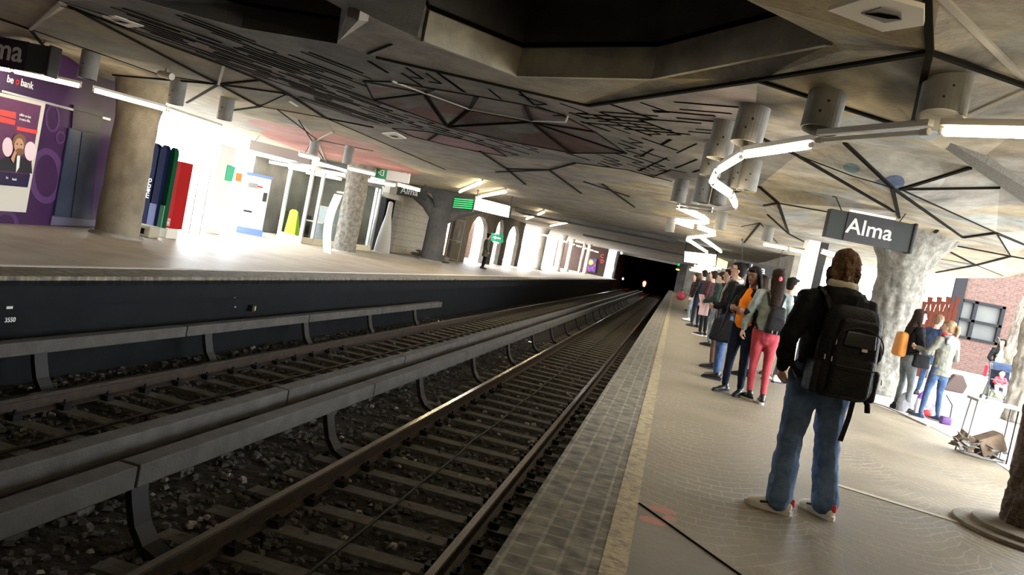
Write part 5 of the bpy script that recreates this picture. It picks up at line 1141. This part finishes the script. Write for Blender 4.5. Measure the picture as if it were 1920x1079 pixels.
    # --- shoes
    for i in (0, 1):
        a_ = ank[i]; d = toe[i]; c = Vector((a_.x, a_.y, 0))
        so = MB(); so.loft([c - d*.065 + UP*.05, c - d*.03 + UP*.055, c + d*.05 + UP*.05, c + d*.12 + UP*.038, c + d*.175 + UP*.03], [(.034, .04), (.038, .045), (.042, .042), (.044, .03), (.036, .022)], n=14, up=(0, 0, 1))
        so.loft([c - d*.02 + UP*.05, c - d*.02 + UP*.1], [.042, .045], n=12)
        sh_o = soft(so.build('shoe', shoe, t, smooth=True), .008, 2)
        q = MB(); side = Vector((d.y, -d.x, 0)); pr = [(-.09, -.03), (-.105, 0), (-.09, .03), (0, .042), (.09, .05), (.16, .044), (.2, .02), (.205, 0), (.2, -.02), (.16, -.044), (.09, -.05), (0, -.042)]
        pts = [c + d*u + side*v for u, v in pr]; q.prism([(v.x, v.y) for v in pts], 0.0, .028); so2 = q.build('sole', sole or K['black'], sh_o if False else t)
        if fine:
            for s in (-1, 1):
                st_ = MB(); st_.loft([c + d*.1 + side*s*.047 + UP*.045, c + d*.04 + side*s*.05 + UP*.06, c - d*.03 + side*s*.048 + UP*.05], [(.008, .004)]*3, n=6); st_.build('shoe_stripe', mat('navy shoe stripe', (.02, .03, .07), .5), t)
            hb = MB(); hb.loft([c - d*.09 + UP*.06, c - d*.085 + UP*.1], [(.018, .008), (.018, .008)], n=8); hb.build('heel_tab', K['red'], t)
    # --- top / jacket
    hem = coat if coat else (shirt_len or .9)
    j = MB()
    pts = [Vector((0, 0, hem))]; rad = [(.165*fat + (.02 if coat else .0), .135 + (.015 if coat else 0))]
    if hem < .8: pts.append(Vector((0, 0, .95))); rad.append((.16*fat, .13))
    pts += [Vector((lx*.2, ly*.2, 1.06)), ch + Vector((0, -.002, .02)), Vector((lx*.85, ly*.85, 1.385)), Vector((lx*.95, ly*.95, 1.45))]; rad += [(.155*fat, .125), (.17*fat, .13), (.165*fat, .11), (.085, .08)]
    j.loft(pts, rad, n=18, dome=False)
    for i, s in enumerate((-1, 1)):
        e1 = wr[i] - (wr[i] - el[i]).normalized()*.015
        j.loft([sh[i] - Vector((s*.06, 0, -.0)), sh[i] + Vector((0, 0, .005)), sh[i]*.5 + el[i]*.5, el[i]], [.074, .073*fat**.5, .063*fat, .055*fat], n=12); j.loft([el[i], el[i]*.5 + e1*.5, e1], [.055*fat, .05*fat, .04*fat], n=12)
    jo = soft(j.build('jacket' if top != 'orange' else 'shirt', CL[top], t, smooth=True), .01 if fine else vox, 2, (.032, .08))
    if under:
        u = MB(); u.loft([Vector((0, .035, hem + .0)), Vector((lx*.3, ly*.3 + .035, 1.1)), Vector((lx*.5, ly*.5 + .04, 1.27)), Vector((lx*.8, ly*.8 + .04, 1.4))], [(.13*fat, .12), (.125*fat, .118), (.115*fat, .118), (.065, .08)], n=14)
        soft(u.build('undershirt', CL[under], t, smooth=True), .012, 2)
    if hood:
        q = MB(); q.loft([Vector((lx, ly - .07, 1.33)), Vector((lx, ly - .12, 1.38)), Vector((lx, ly - .11, 1.45)), Vector((lx, ly - .07, 1.49))], [(.09, .03), (.14, .05), (.13, .055), (.08, .04)], n=16)
        q.loft([Vector((lx + .12*math.cos(a), ly - .02 + .095*math.sin(a), 1.465 - .02*math.sin(a))) for a in [math.pi*(-.35 - 1.3*k/12 + .0) for k in range(13)]] if False else [Vector((lx + .105*math.cos(a), ly - .01 + .09*math.sin(a), 1.47)) for a in [math.pi + .4 + (math.pi - .8)*k/10 for k in range(11)]], [.042]*11, n=10)
        soft(q.build('hood', CL[hood], t, smooth=True), .011, 2, (.012, .05))
    if scarf:
        q = MB(); q.loft([Vector((lx + .075*math.cos(a), ly + .01 + .07*math.sin(a), 1.485 + .012*math.sin(3*a))) for a in [2*math.pi*k/16 for k in range(17)]], [(.04, .035)]*17, n=10)
        if scarf == 'scarf': q.loft([Vector((lx + .02, ly + .11, 1.47)), Vector((lx + .03, ly + .17, 1.3)), Vector((.03, .185, 1.1)), Vector((.03, .18, .88))], [(.05, .025), (.065, .025), (.07, .022), (.065, .018)], n=10)
        soft(q.build('scarf', CL[scarf], t, smooth=True), .012, 2, (.012, .04))
    return t
def worn(name, label, cat, who):
    t = thing(name, label, cat, who.location, who.rotation_euler.z, local=True); t.scale = who.scale; return t
def rbox(c, d, name, mt, par, bev, taper=1.0, sub=True, rz=0):
    o = MB(); o.box((0, 0, 0), d)
    o.v = [(x*(taper if z > 0 else 1), y*(taper if z > 0 else 1), z) for x, y, z in o.v]
    M_ = Matrix.Rotation(rz, 3, 'Z'); o.v = [tuple(Vector(c) + M_ @ Vector(v)) for v in o.v]
    ob = o.build(name, mt, par, smooth=True); b = ob.modifiers.new('b', 'BEVEL'); b.width = bev; b.segments = 4; return ob
BPK = mat('black nylon', (.009, .009, .010), .6, col2=(.015, .015, .016), scale=14, bump=.5, bscale=60, spec=.15)
BPK2 = mat('glossy black panel', (.02, .02, .022), .35, spec=.5)
def strap(par, pts, wd, name='strap', mt=None, th=.008, n=8):
    o = MB()
    for p, q in zip(pts, pts[1:]): o.bar(p, q, wd, th, up=(0, 1, .01))
    return o.build(name, mt or BPK, par)

# foreground man
f0, f1 = P(1442, 962, 0), P(1540, 975, 0); mc = Vector((.97, 5.16, 0)); RZM = R(14)
Mi = Matrix.Rotation(-RZM, 3, 'Z'); SM = 1.65/1.75
def loc_foot(p, a): v = Mi @ (p - mc)/SM; return (v.x, v.y, a)
man = person('man in a black hooded jacket, blue jeans and white trainers seen from behind', mc, RZM, 1.65, feet=(loc_foot(P(1458, 962, 0) + Vector((-.01, .02, 0)), R(62)), loc_foot(P(1543, 972, 0) + Vector((0, .05, 0)), R(20))),
    elbows=((-.285, -.06, 1.13), (.285, -.04, 1.13)), wrists=((-.24, .06, .93), (.24, .09, .93)), head=(R(-22), R(-4)), hair='brown', hstyle='shaggy', top='black', pants='denim', shoe=SHW, sole=SOLE, hood='black', fat=1.08, leg=1.16, flare=.03, vox=.01, fine=True, shirt_len=.9)
q = MB(); q.loft([Vector((.09*math.cos(a), -.01 + .08*math.sin(a), 1.52)) for a in [math.pi + .2 + (math.pi - .4)*k/10 for k in range(11)]], [(.035, .02)]*11, n=10); soft(q.build('inner_hood', CL['cream'], man, smooth=True), .011, 2, (.01, .04))
bp = worn('backpack', 'large black backpack with a small white label worn by the man in jeans', 'backpack', man)
rbox((.02, -.235, 1.115), (.4, .21, .58), 'main_compartment', BPK, bp, .095, .84)
rbox((.02, -.33, 1.2), (.28, .07, .26), 'upper_pocket', BPK, bp, .034, .85); rbox((.02, -.335, .98), (.27, .09, .26), 'lower_pocket', BPK, bp, .04, .98)
rbox((.02, -.372, 1.21), (.2, .02, .09), 'glossy_panel', BPK2, bp, .009, .9)
for s in (-1, 1): rbox((.02 + s*.185, -.23, .94), (.05, .15, .2), 'side_pocket', BPK, bp, .022)
o = MB(); o.tube([Vector((.02 + .15*math.cos(a), -.376, 1.15 + .13*max(0, math.sin(a))**.7)) for a in [math.pi*k/16 for k in range(17)]], .004); o.tube([Vector((-.11, -.405, 1.04)), Vector((.15, -.405, 1.04))], .004); o.build('zip_line', K['black'], bp)
MB().box((.05, -.388, 1.155), (.034, .006, .018)).build('logo_tag', K['offwhite'], bp); text('EXPO', .011, frame(Vector((.036, -.3925, 1.152)), (1, 0, 0), UP), K['signdark'], 'logo_letters', bp, .0005) if False else None
for x, z in ((-.125, 1.19), (-.175, 1.09), (-.13, 1.085), (.2, 1.0)): MB().cyl((x + .0, -.375, z), (x, -.38, z - .03), .004, n=6).build('zip_pull', K['alu'], bp)
for s in (-1, 1):
    strap(bp, [Vector((.02 + s*.1, -.16, 1.34)), Vector((s*.12, -.13, 1.44)), Vector((s*.13, -.04, 1.49)), Vector((s*.135, .08, 1.43)), Vector((s*.14, .155, 1.3)), Vector((s*.16, .16, 1.12)), Vector((s*.2, .04, .98)), Vector((s*.19, -.14, .9))], .05, 'shoulder_strap')
o = MB(); o.tube([Vector((.0, -.18, 1.36)), Vector((0, -.19, 1.4)), Vector((.05, -.19, 1.4)), Vector((.05, -.18, 1.36))], .008); o.build('grab_handle', BPK, bp)
strap(bp, [Vector((.11, -.27, .86)), Vector((.115, -.25, .72)), Vector((.1, -.24, .57))], .03, 'hanging_strap')
o = MB(); o.tube([Vector((.19, -.2, .88)), Vector((.24, -.2, .82)), Vector((.25, -.2, .77))], .018); o.build('side_buckle_strap', BPK, bp)

def at(px, py): return P(px, py, 0)
# woman in pink trousers
pw_ = person('woman in coral pink trousers and a pale denim jacket, seen from behind in the queue', at(1405, 752) + Vector((.03, .05, 0)), R(6), 1.64, feet=((-.05, .03, .5), (.1, -.1, -.1)), elbows=((-.27, .0, 1.12), (.27, -.02, 1.12)), wrists=((-.3, -.0, .9), (.26, .14, 1.0)), head=(R(10), 0), hair='dark', hstyle='longpony', top='ldenim', pants='pink', leg=.95, shoe=SHB, sole=SOLE, fat=1.0, shirt_len=.93)
b2 = worn('backpack', 'small soft black backpack on the woman in coral pink trousers', 'backpack', pw_)
rbox((.04, -.21, 1.1), (.27, .13, .36), 'main_compartment', BPK, b2, .05, .7); rbox((.04, -.275, 1.04), (.2, .05, .17), 'front_pocket', BPK, b2, .022)
for s in (-1, 1): strap(b2, [Vector((s*.07, -.15, 1.27)), Vector((s*.11, -.1, 1.43)), Vector((s*.12, .03, 1.46)), Vector((s*.13, .14, 1.3)), Vector((s*.18, .05, 1.05)), Vector((s*.15, -.12, .95))], .03, 'shoulder_strap')
for x in (0, .06, .1): MB().cyl((x, -.305, .97), (x, -.305, .93), .005, n=6).build('metal_clip', K['alu'], b2)
tag(MB().ell(pw_.matrix_basis @ Vector((0, 0, 0)) if False else Vector((0, 0, 0)), (.022, .012, .035), n=8).build('hair_clip', mat('pink clip', (.8, .1, .15), .4)), 'pink hair clip in the long dark hair above the denim jacket', 'hair clip')
hcl = bpy.data.objects['hair_clip']; hcl.location = Matrix.LocRotScale(pw_.location, pw_.rotation_euler, pw_.scale) @ Vector((0, -.125, 1.63))
# woman in orange top
ow = person('woman in an orange top and black leather jacket looking down at her hands', at(1361, 738) + Vector((.06, .05, 0)), R(146), 1.63, feet=((-.12, .0, .2), (.1, .03, -.25)), elbows=((-.25, .02, 1.12), (.25, .02, 1.12)), wrists=((-.1, .27, 1.14), (.1, .28, 1.15)), head=(0, R(-18)), skin='brown', hair='black', hstyle='long', top='black', under='orange', pants='darkdenim', leg=1.05, fat=1.12, vox=.012, shirt_len=.98)
# woman with scarf
sw = person('woman in a black coat with pale patterned scarf, glasses and hair bun', at(1338, 712) + Vector((.04, .1, 0)), R(75), 1.68, feet=((-.1, 0, .1), (.1, .03, -.2)), elbows=((-.26, -.03, 1.13), (.26, -.02, 1.12)), wrists=((-.14, .22, 1.06), (.2, .14, 1.05)), head=(R(8), R(4)), hair='black', hstyle='bun', top='black', pants='denim2', leg=1.1, coat=.78, scarf='scarf', fat=1.18, vox=.012, glasses=True)
hb = worn('shoulder_bag', 'large soft black shoulder bag at the hip of the woman with the scarf', 'bag', sw)
rbox((-.22, -.02, .74), (.12, .44, .34), 'bag_body', BPK, hb, .05, .85); strap(hb, [Vector((-.24, .12, .88)), Vector((-.22, .1, 1.3)), Vector((-.12, 0, 1.47)), Vector((.1, -.12, 1.2)), Vector((-.1, -.18, .9))], .03)
ub = MB(); ub.loft([at(1352, 655) * 0 + Vector((0, 0, 0)), Vector((.05, 0, .25)), Vector((.12, 0, .5))], [.012, .03, .02], n=8)
ubo = ub.build('umbrella', BPK); tag(ubo, 'folded black umbrella hanging beside the woman in the orange top', 'umbrella'); ubo.location = Vector(ow.location) + Vector((-.3, -.1, .72))
# others behind them
person('person with short dark hair and a dark jacket behind the woman in pink trousers', at(1440, 716) + Vector((.05, .15, 0)), R(-40), 1.66, head=(R(-20), 0), hair='black', top='dgreen', pants='denim2', shoe=SHW, skin='tan')
person('person with curly dark hair half hidden between the scarf and orange-top women', at(1386, 712) + Vector((.1, .6, 0)), R(60), 1.6, hair='dark', hstyle='long', top='grey', pants='greyjean')
person('short-haired person standing behind the woman in the orange top', at(1410, 706) + Vector((.18, .9, 0)), R(150), 1.68, hair='black', top='black', pants='denim2', skin='tan')
person('person in brown trousers mostly hidden behind the woman with the scarf', at(1322, 690) + Vector((.1, .1, 0)), R(80), 1.6, top='dgreen', pants='brownp', hair='dark')
g5 = person('person in a dark green jacket with a hood holding a magazine and a bag', at(1318, 648) + Vector((.15, .15, 0)), R(60), 1.64, hair='dark', top='dgreen', hood='dgreen', pants='greyjean', fat=1.25, wrists=((-.2, .27, 1.0), (.2, .2, 1.0)), head=(0, R(-20)))
mg = worn('magazine', 'magazine in a grey and red cover held by the person in the dark green jacket', 'magazine', g5); MB().box((-.12, .36, 1.0), (.22, .03, .3), rx=-.4).build('cover', mat('magazine cover', (.3, .32, .33), .4, col2=(.6, .3, .3), scale=6), mg)
pbg = worn('paper_bag', 'pale pinkish paper bag hanging below the magazine', 'bag', g5); o = MB(); o.box((-.02, .33, .82), (.24, .12, .3)); o.build('bag_body', mat('pink paper', (.6, .38, .36), .7), pbg); o = MB(); o.tube([Vector((-.08, .33, .96)), Vector((-.04, .33, 1.03)), Vector((.03, .33, 1.03)), Vector((.06, .33, .96))], .006); o.build('handle', K['offwhite'], pbg)
person('person in a dark maroon jacket and black trousers farther up the queue', at(1306, 628) + Vector((.12, 0, 0)), R(55), 1.68, hair='dark', top='maroon', pants='black', fat=1.25, sole=SOLE)
p6 = person('person dressed all in black standing before the maroon jacket', at(1294, 612) + Vector((.1, 0, 0)), R(40), 1.72, hair='black', top='black', pants='darkdenim', fat=1.15, shoe=SHB)
p7 = person('person in a maroon top and grey trousers beside the platform edge, far in the queue', at(1286, 603) + Vector((.05, .6, 0)), R(90), 1.6, hair='dark', top='maroon', pants='greyjean', shoe=SHW)
rbg = worn('handbag', 'small dark red round handbag hanging toward the tracks far in the queue', 'handbag', p7); MB().ell((-.05, .4, .85), (.1, .18, .17), n=14).build('bag_body', mat('dark red bag', (.15, .01, .02), .5), rbg, smooth=True); o = MB(); o.tube([Vector((-.05, .3, .98)), Vector((-.15, .3, 1.15)), Vector((-.05, .45, .98))], .01); o.build('handle', K['black'], rbg)
person('person in a light blue jacket at the very far end of the queue', at(1283, 584) + Vector((.2, 1.0, 0)), R(100), 1.6, hair='dark', top='denim2', pants='darkdenim')
person('dark-haired person in a black coat just beyond the all-black figure', at(1300, 600) + Vector((.45, 1.0, 0)), R(70), 1.68, hair='dark', top='black', pants='black')
# brown bag on the floor
fb_ = at(1452, 708) + Vector((.1, .1, 0)); t = thing('tote_bag', 'brown handbag on the floor behind the woman in pink trousers', 'bag', fb_); rbox(fb_ + Vector((0, 0, .17)), (.24, .14, .32), 'bag_body', mat('brown leather', (.16, .1, .05), .6), t, .03, .8); o = MB(); o.tube([fb_ + Vector((-.07, 0, .32)), fb_ + Vector((-.04, 0, .45)), fb_ + Vector((.04, 0, .45)), fb_ + Vector((.07, 0, .32))], .008); o.build('handle', mat('brown handle', (.12, .07, .03), .6), t)

# right-hand group
g1 = person('woman with long dark hair, black cardigan and grey jeans beside the tree-like column', at(1684, 771) + Vector((0, .05, 0)), R(-78), 1.56, feet=((-.1, 0, .1), (.12, .08, -.3)), elbows=((-.26, .0, 1.12), (.25, .04, 1.1)), wrists=((-.12, .26, 1.1), (.14, .28, 1.1)), head=(R(-8), 0), hair='dark', hstyle='long', top='black', under='grey', pants='greyjean', leg=.92, vox=.012, shirt_len=.96)
ob_ = worn('backpack', 'orange backpack on the back of the woman in the black cardigan', 'backpack', g1); rbox((0, -.2, 1.12), (.3, .16, .42), 'main_compartment', mat('orange nylon', (.5, .19, .03), .6), ob_, .06, .85)
for s in (-1, 1): strap(ob_, [Vector((s*.08, -.14, 1.3)), Vector((s*.11, -.1, 1.43)), Vector((s*.12, .04, 1.47)), Vector((s*.13, .14, 1.3)), Vector((s*.17, .05, 1.05)), Vector((s*.15, -.12, .98))], .035, 'shoulder_strap')
sb = worn('shoulder_bag', 'black shoulder bag in front of the grey jeans of the woman in the cardigan', 'bag', g1); rbox((.17, .12, .9), (.12, .3, .22), 'bag_body', BPK, sb, .04, .9); strap(sb, [Vector((.17, .22, 1.0)), Vector((.05, .17, 1.3)), Vector((-.1, .03, 1.46)), Vector((-.05, -.13, 1.3)), Vector((.14, -.02, 1.0))], .02)
g2 = person('woman in a khaki jacket, red scarf and blue jeans with a blond ponytail, legs apart', at(1744, 790) + Vector((0, .05, 0)), R(28), 1.47, feet=((-.22, .0, .25), (.17, .02, -.15)), elbows=((-.3, .05, 1.15), (.27, .0, 1.12)), wrists=((-.34, .28, 1.2), (.2, .2, 1.08)), head=(R(22), 0), hair='blond', hstyle='pony', top='khaki', hood='grey', scarf='redscarf', pants='denim2', leg=.9, coat=.8, vox=.012, sole=SOLE, shoe=mat('navy canvas', (.03, .05, .1), .7))
pp = worn('paper_sheets', 'white folded paper held between the two women at the right', 'paper', g1); MB().box((.13, .42, 1.16), (.2, .02, .3), rx=.15, rz=.5).build('sheet', K['white'], pp)
person('man in a navy jacket and blue jeans standing behind the two women', at(1722, 744) + Vector((.1, .2, 0)), R(-60), 1.62, hair='brown', top='bluejk', pants='denim2', fat=1.05, wrists=((-.14, .26, 1.12), (.2, .26, 1.1)))
mo = person('woman in a dark jacket and white top facing us behind a pushchair', at(1866, 748) + Vector((.05, .45, 0)), R(172), 1.44, hair='dark', hstyle='long', top='black', under='white', pants='greyjean', elbows=((-.28, .05, 1.14), (.28, .05, 1.14)), wrists=((-.22, .3, 1.02), (.22, .3, 1.02)), head=(R(-35), 0))
# pushchair and child
so_ = at(1857, 757); sz = .86
pc = thing('pushchair', 'dark pushchair with a child, pushed by the woman in the white top', 'pushchair', so_ + Vector((.05, -.1, 0)), R(172), local=True); pc.scale = (sz,)*3
fr = MB()
for s in (-1, 1):
    fr.tube([Vector((s*.24, -.32, 1.02)), Vector((s*.25, -.1, .75)), Vector((s*.25, .3, .12))], .014); fr.tube([Vector((s*.25, .0, .6)), Vector((s*.25, -.35, .12))], .014); fr.tube([Vector((s*.25, .02, .5)), Vector((s*.25, .25, .45)), Vector((s*.25, .3, .12))], .012)
fr.tube([Vector((-.24, -.32, 1.02)), Vector((.24, -.32, 1.02))], .018); fr.tube([Vector((-.25, .18, .62)), Vector((.25, .18, .62))], .016); fr.tube([Vector((-.25, .28, .15)), Vector((.25, .28, .15))], .014)
fr.build('frame', mat('dark pushchair tube', (.05, .05, .055), .6), pc)
FAB = cloth('dark pushchair fabric', (.02, .025, .04)); o = MB(); o.slab([(-.21, -.02, .42), (.21, -.02, .42), (.21, .26, .4), (-.21, .26, .4)], (0, 0, -.03)); o.slab([(-.21, -.02, .42), (.21, -.02, .42), (.21, -.2, .86), (-.21, -.2, .86)], (0, -.03, 0)); o.build('seat', FAB, pc)
o = MB()
for k in range(7):
    a0, a1 = math.pi*.1 + k*.2, math.pi*.1 + (k+1)*.2; o.slab([(-.25, -.12 + .25*math.cos(a0), .8 + .25*math.sin(a0)), (.25, -.12 + .25*math.cos(a0), .8 + .25*math.sin(a0)), (.25, -.12 + .25*math.cos(a1), .8 + .25*math.sin(a1)), (-.25, -.12 + .25*math.cos(a1), .8 + .25*math.sin(a1))], (0, .0, .012))
o.build('canopy', cloth('navy canopy', (.02, .03, .06)), pc)
for s in (-1, 1):
    for y in (-.35, .3): MB().cyl((s*.27 - .015, y, .09), (s*.27 + .015, y, .09), .09, n=20).build('wheel', K['black'], pc)
ch_ = thing('child', 'small child in red and white sitting in the pushchair', 'child', pc.location, R(172), local=True); ch_.scale = (sz,)*3
o = MB(); o.ell((0, .0, .8), (.07, .075, .085), n=14); o.loft([(0, 0, .7), (0, .02, .74)], [.035, .04], n=8); o.loft([(0, -.02, .47), (0, -.02, .6), (0, -.03, .7)], [(.1, .08), (.1, .075), (.05, .05)], n=12)
for s in (-1, 1): o.loft([(s*.06, .02, .47), (s*.09, .2, .47), (s*.09, .26, .32), (s*.09, .3, .3)], [.05, .042, .035, .03], n=8); o.loft([(s*.09, -.02, .67), (s*.14, .06, .56), (s*.08, .15, .54)], [.035, .03, .022], n=8); hand(o, (s*.08, .15, .54), (-s*.3, 1, 0), (0, 0, -1), 1, .6)
soft(o.build('body', SK['light'], ch_, smooth=True), .01, 2)
o = MB(); o.loft([(0, -.02, .46), (0, -.02, .6), (0, -.03, .69)], [(.115, .095), (.112, .09), (.07, .065)], n=12)
for s in (-1, 1): o.loft([(s*.09, -.02, .67), (s*.14, .06, .56), (s*.1, .13, .54)], [.045, .042, .035], n=8)
soft(o.build('red_jacket', cloth('red child jacket', (.6, .06, .08)), ch_, smooth=True), .012, 2)
o = MB()
for s in (-1, 1): o.loft([(s*.05, .02, .47), (s*.09, .2, .47), (s*.09, .26, .33)], [.062, .052, .044], n=8)
soft(o.build('leggings', CL['white'], ch_, smooth=True), .012, 2)
MB().ell((0, -.018, .825), (.076, .075, .075), n=12).build('hair', HR['dark'], ch_, smooth=True)
for s in (-1, 1): MB().ell((s*.028, .071, .81), (.008, .005, .006), n=6).build('eye', EYE, ch_)
rb_ = worn('red_bag', 'red shopping bag hanging on the pushchair handle', 'bag', pc); rbox((.3, -.3, .78), (.06, .2, .3), 'bag_body', mat('crimson bag', (.6, .02, .06), .5), rb_, .02, .9)
# things on the floor by the group
c = at(1797, 742) + Vector((0, .3, 0)); t = thing('holdall', 'dark brown angular bag standing on the bright paving behind the khaki jacket', 'bag', c); o = MB(); w_ = .3
pr = [(-.2, 0), (.2, -.0), (.26, .2), (.12, .42), (-.06, .4), (-.22, .1)]; o.slab([c + Vector((x, 0, z + .03)) for x, z in pr], (0, .22, 0)); o.build('bag_body', mat('dark brown canvas', (.06, .04, .035), .7), t, bevel=.03)
o = MB(); o.tube([c + Vector((.0, .1, .43)), c + Vector((-.03, .1, .5)), c + Vector((.07, .1, .5)), c + Vector((.1, .1, .44))], .01); o.build('handle', K['black'], t)
c = at(1740, 788) + Vector((.03, .3, 0)); t = thing('shopping_bag', 'white plastic shopping bag with purple and red print between the blue jeans', 'bag', c)
BAGP = mat('printed plastic bag', (.75, .72, .78), .4, col2=(.28, .1, .5), scale=5, contrast=(.52, .56)); o = MB(); o.loft([c + UP*.02, c + UP*.15, c + UP*.3, c + UP*.38], [(.15, .1), (.17, .11), (.15, .08), (.1, .02)], n=12); soft(o.build('bag_body', BAGP, t, smooth=True), .014, 1, (.03, .06))
MB().ell(c + Vector((-.0, -.09, .08)), (.08, .03, .06), n=10).build('red_print', K['red'], t, smooth=True)
c = at(1716, 782) + Vector((-.1, .3, 0)); o = MB(); o.loft([c, c + UP*.15, c + UP*.27], [(.1, .08), (.11, .08), (.06, .03)], n=10); t = tag(soft(o.build('grey_bag', cloth('grey sack', (.3, .3, .31)), smooth=True), .014, 1, (.02, .06)), 'small grey bag left of the printed shopping bag', 'bag')
c = at(1771, 797); t = thing('toy_bag', 'small purple and black bag with a loop strap on the bright floor', 'bag', c); rbox(c + UP*.06, (.15, .12, .12), 'bag_body', mat('purple black nylon', (.06, .02, .1), .5), t, .03); o = MB(); o.tube([c + Vector((.05, 0, .1)), c + Vector((.04, 0, .3)), c + Vector((-.05, .05, .42))], .01); o.build('loop', K['black'], t)
c = at(1722, 772) + Vector((.05, .1, 0)); MBp = MB(); MBp.slab([c, c + Vector((.12, 0, 0)), c + Vector((.12, 0, .75)), c + Vector((0, 0, .75))], (0, .06, 0)); tag(MBp.build('white_post', K['white']), 'white post between the two women at the right', 'post')
# wire table and cardboard pile
WTM = mat('dull white wire', (.14, .14, .135), .6)
ct_, cl_ = at(1806, 852), at(1886, 872)
t = thing('wire_table', 'tall thin white metal table frame with a round base ring at the right', 'table', ct_)
zt = PY(1828, 752, ct_.y).z; x1_ = PY(1890, 770, cl_.y).x; TL = Vector((ct_.x + .02, ct_.y, zt)); TR = Vector((max(x1_, cl_.x), cl_.y, zt - .0))
MB().slab([TL + Vector((-.03, -.1, 0)), TR + Vector((.03, -.1, 0)), TR + Vector((.05, .25, 0)), TL + Vector((-.03, .25, 0))], (0, 0, .03)).build('table_top', mat('grey table top', (.28, .28, .27), .5), t)
for p, q_ in ((ct_, TL), (cl_, TR), (ct_ + Vector((-.02, .2, 0)), TL + Vector((0, .2, 0))), (cl_ + Vector((0, .2, 0)), TR + Vector((0, .2, 0)))): MB().cyl(p, q_, .009, n=8).build('leg', WTM, t)
o = MB(); m_ = (ct_ + cl_)/2 + Vector((0, .1, .015)); rx_ = (cl_ - ct_).length/2 + .04
o.tube([m_ + Vector((rx_*math.cos(a), .16*math.sin(a), 0)) for a in [2*math.pi*k/24 for k in range(25)]], .01); o.build('base_ring', WTM, t)
g = random.Random(21); mid = (ct_ + cl_)/2 + Vector((-.05, .12, 0))
CBD = mat('torn cardboard', (.2, .14, .09), .85, col2=(.1, .07, .05), scale=9); CBL = mat('grey paper pile', (.25, .23, .2), .85, col2=(.12, .11, .1), scale=12)
t = thing('cardboard_box', 'burst cardboard box tipped over under the wire table', 'box', mid); 
for a, sz_, off, ry in ((.4, (.28, .2, .2), (.1, 0, .17), -.5), (-.5, (.2, .18, .16), (-.12, .02, .14), .5)): MB().box(mid + Vector(off), sz_, rz=a*.4, ry=ry).build('box_panel', CBD, t, bevel=.01)
o = MB()
for k in range(70):
    c = mid + Vector((g.uniform(-.26, .26), g.uniform(-.12, .1), g.uniform(.02, .12) + .1*g.random())); o.box(c, (g.uniform(.05, .11), g.uniform(.04, .08), .008), rz=g.uniform(0, 6), rx=g.uniform(-.8, .8), ry=g.uniform(-.8, .8))
tag(o.build('paper_scraps', CBL), 'heap of torn paper scraps spilling from the cardboard box', 'paper scraps', kind='stuff')
# left platform person
lp = person('person in a long grey-green coat and black headwear waiting on the left platform', at(904, 504), R(-60), 1.62, hair='black', hstyle='bun', top='gcoat', coat=.62, pants='darkdenim', fat=1.25)
t = tag(MB().box(P(1352, 615, 0) + UP*.01, (.01, .01, .01)).build('x', K['white']), 'x', 'x') if False else None
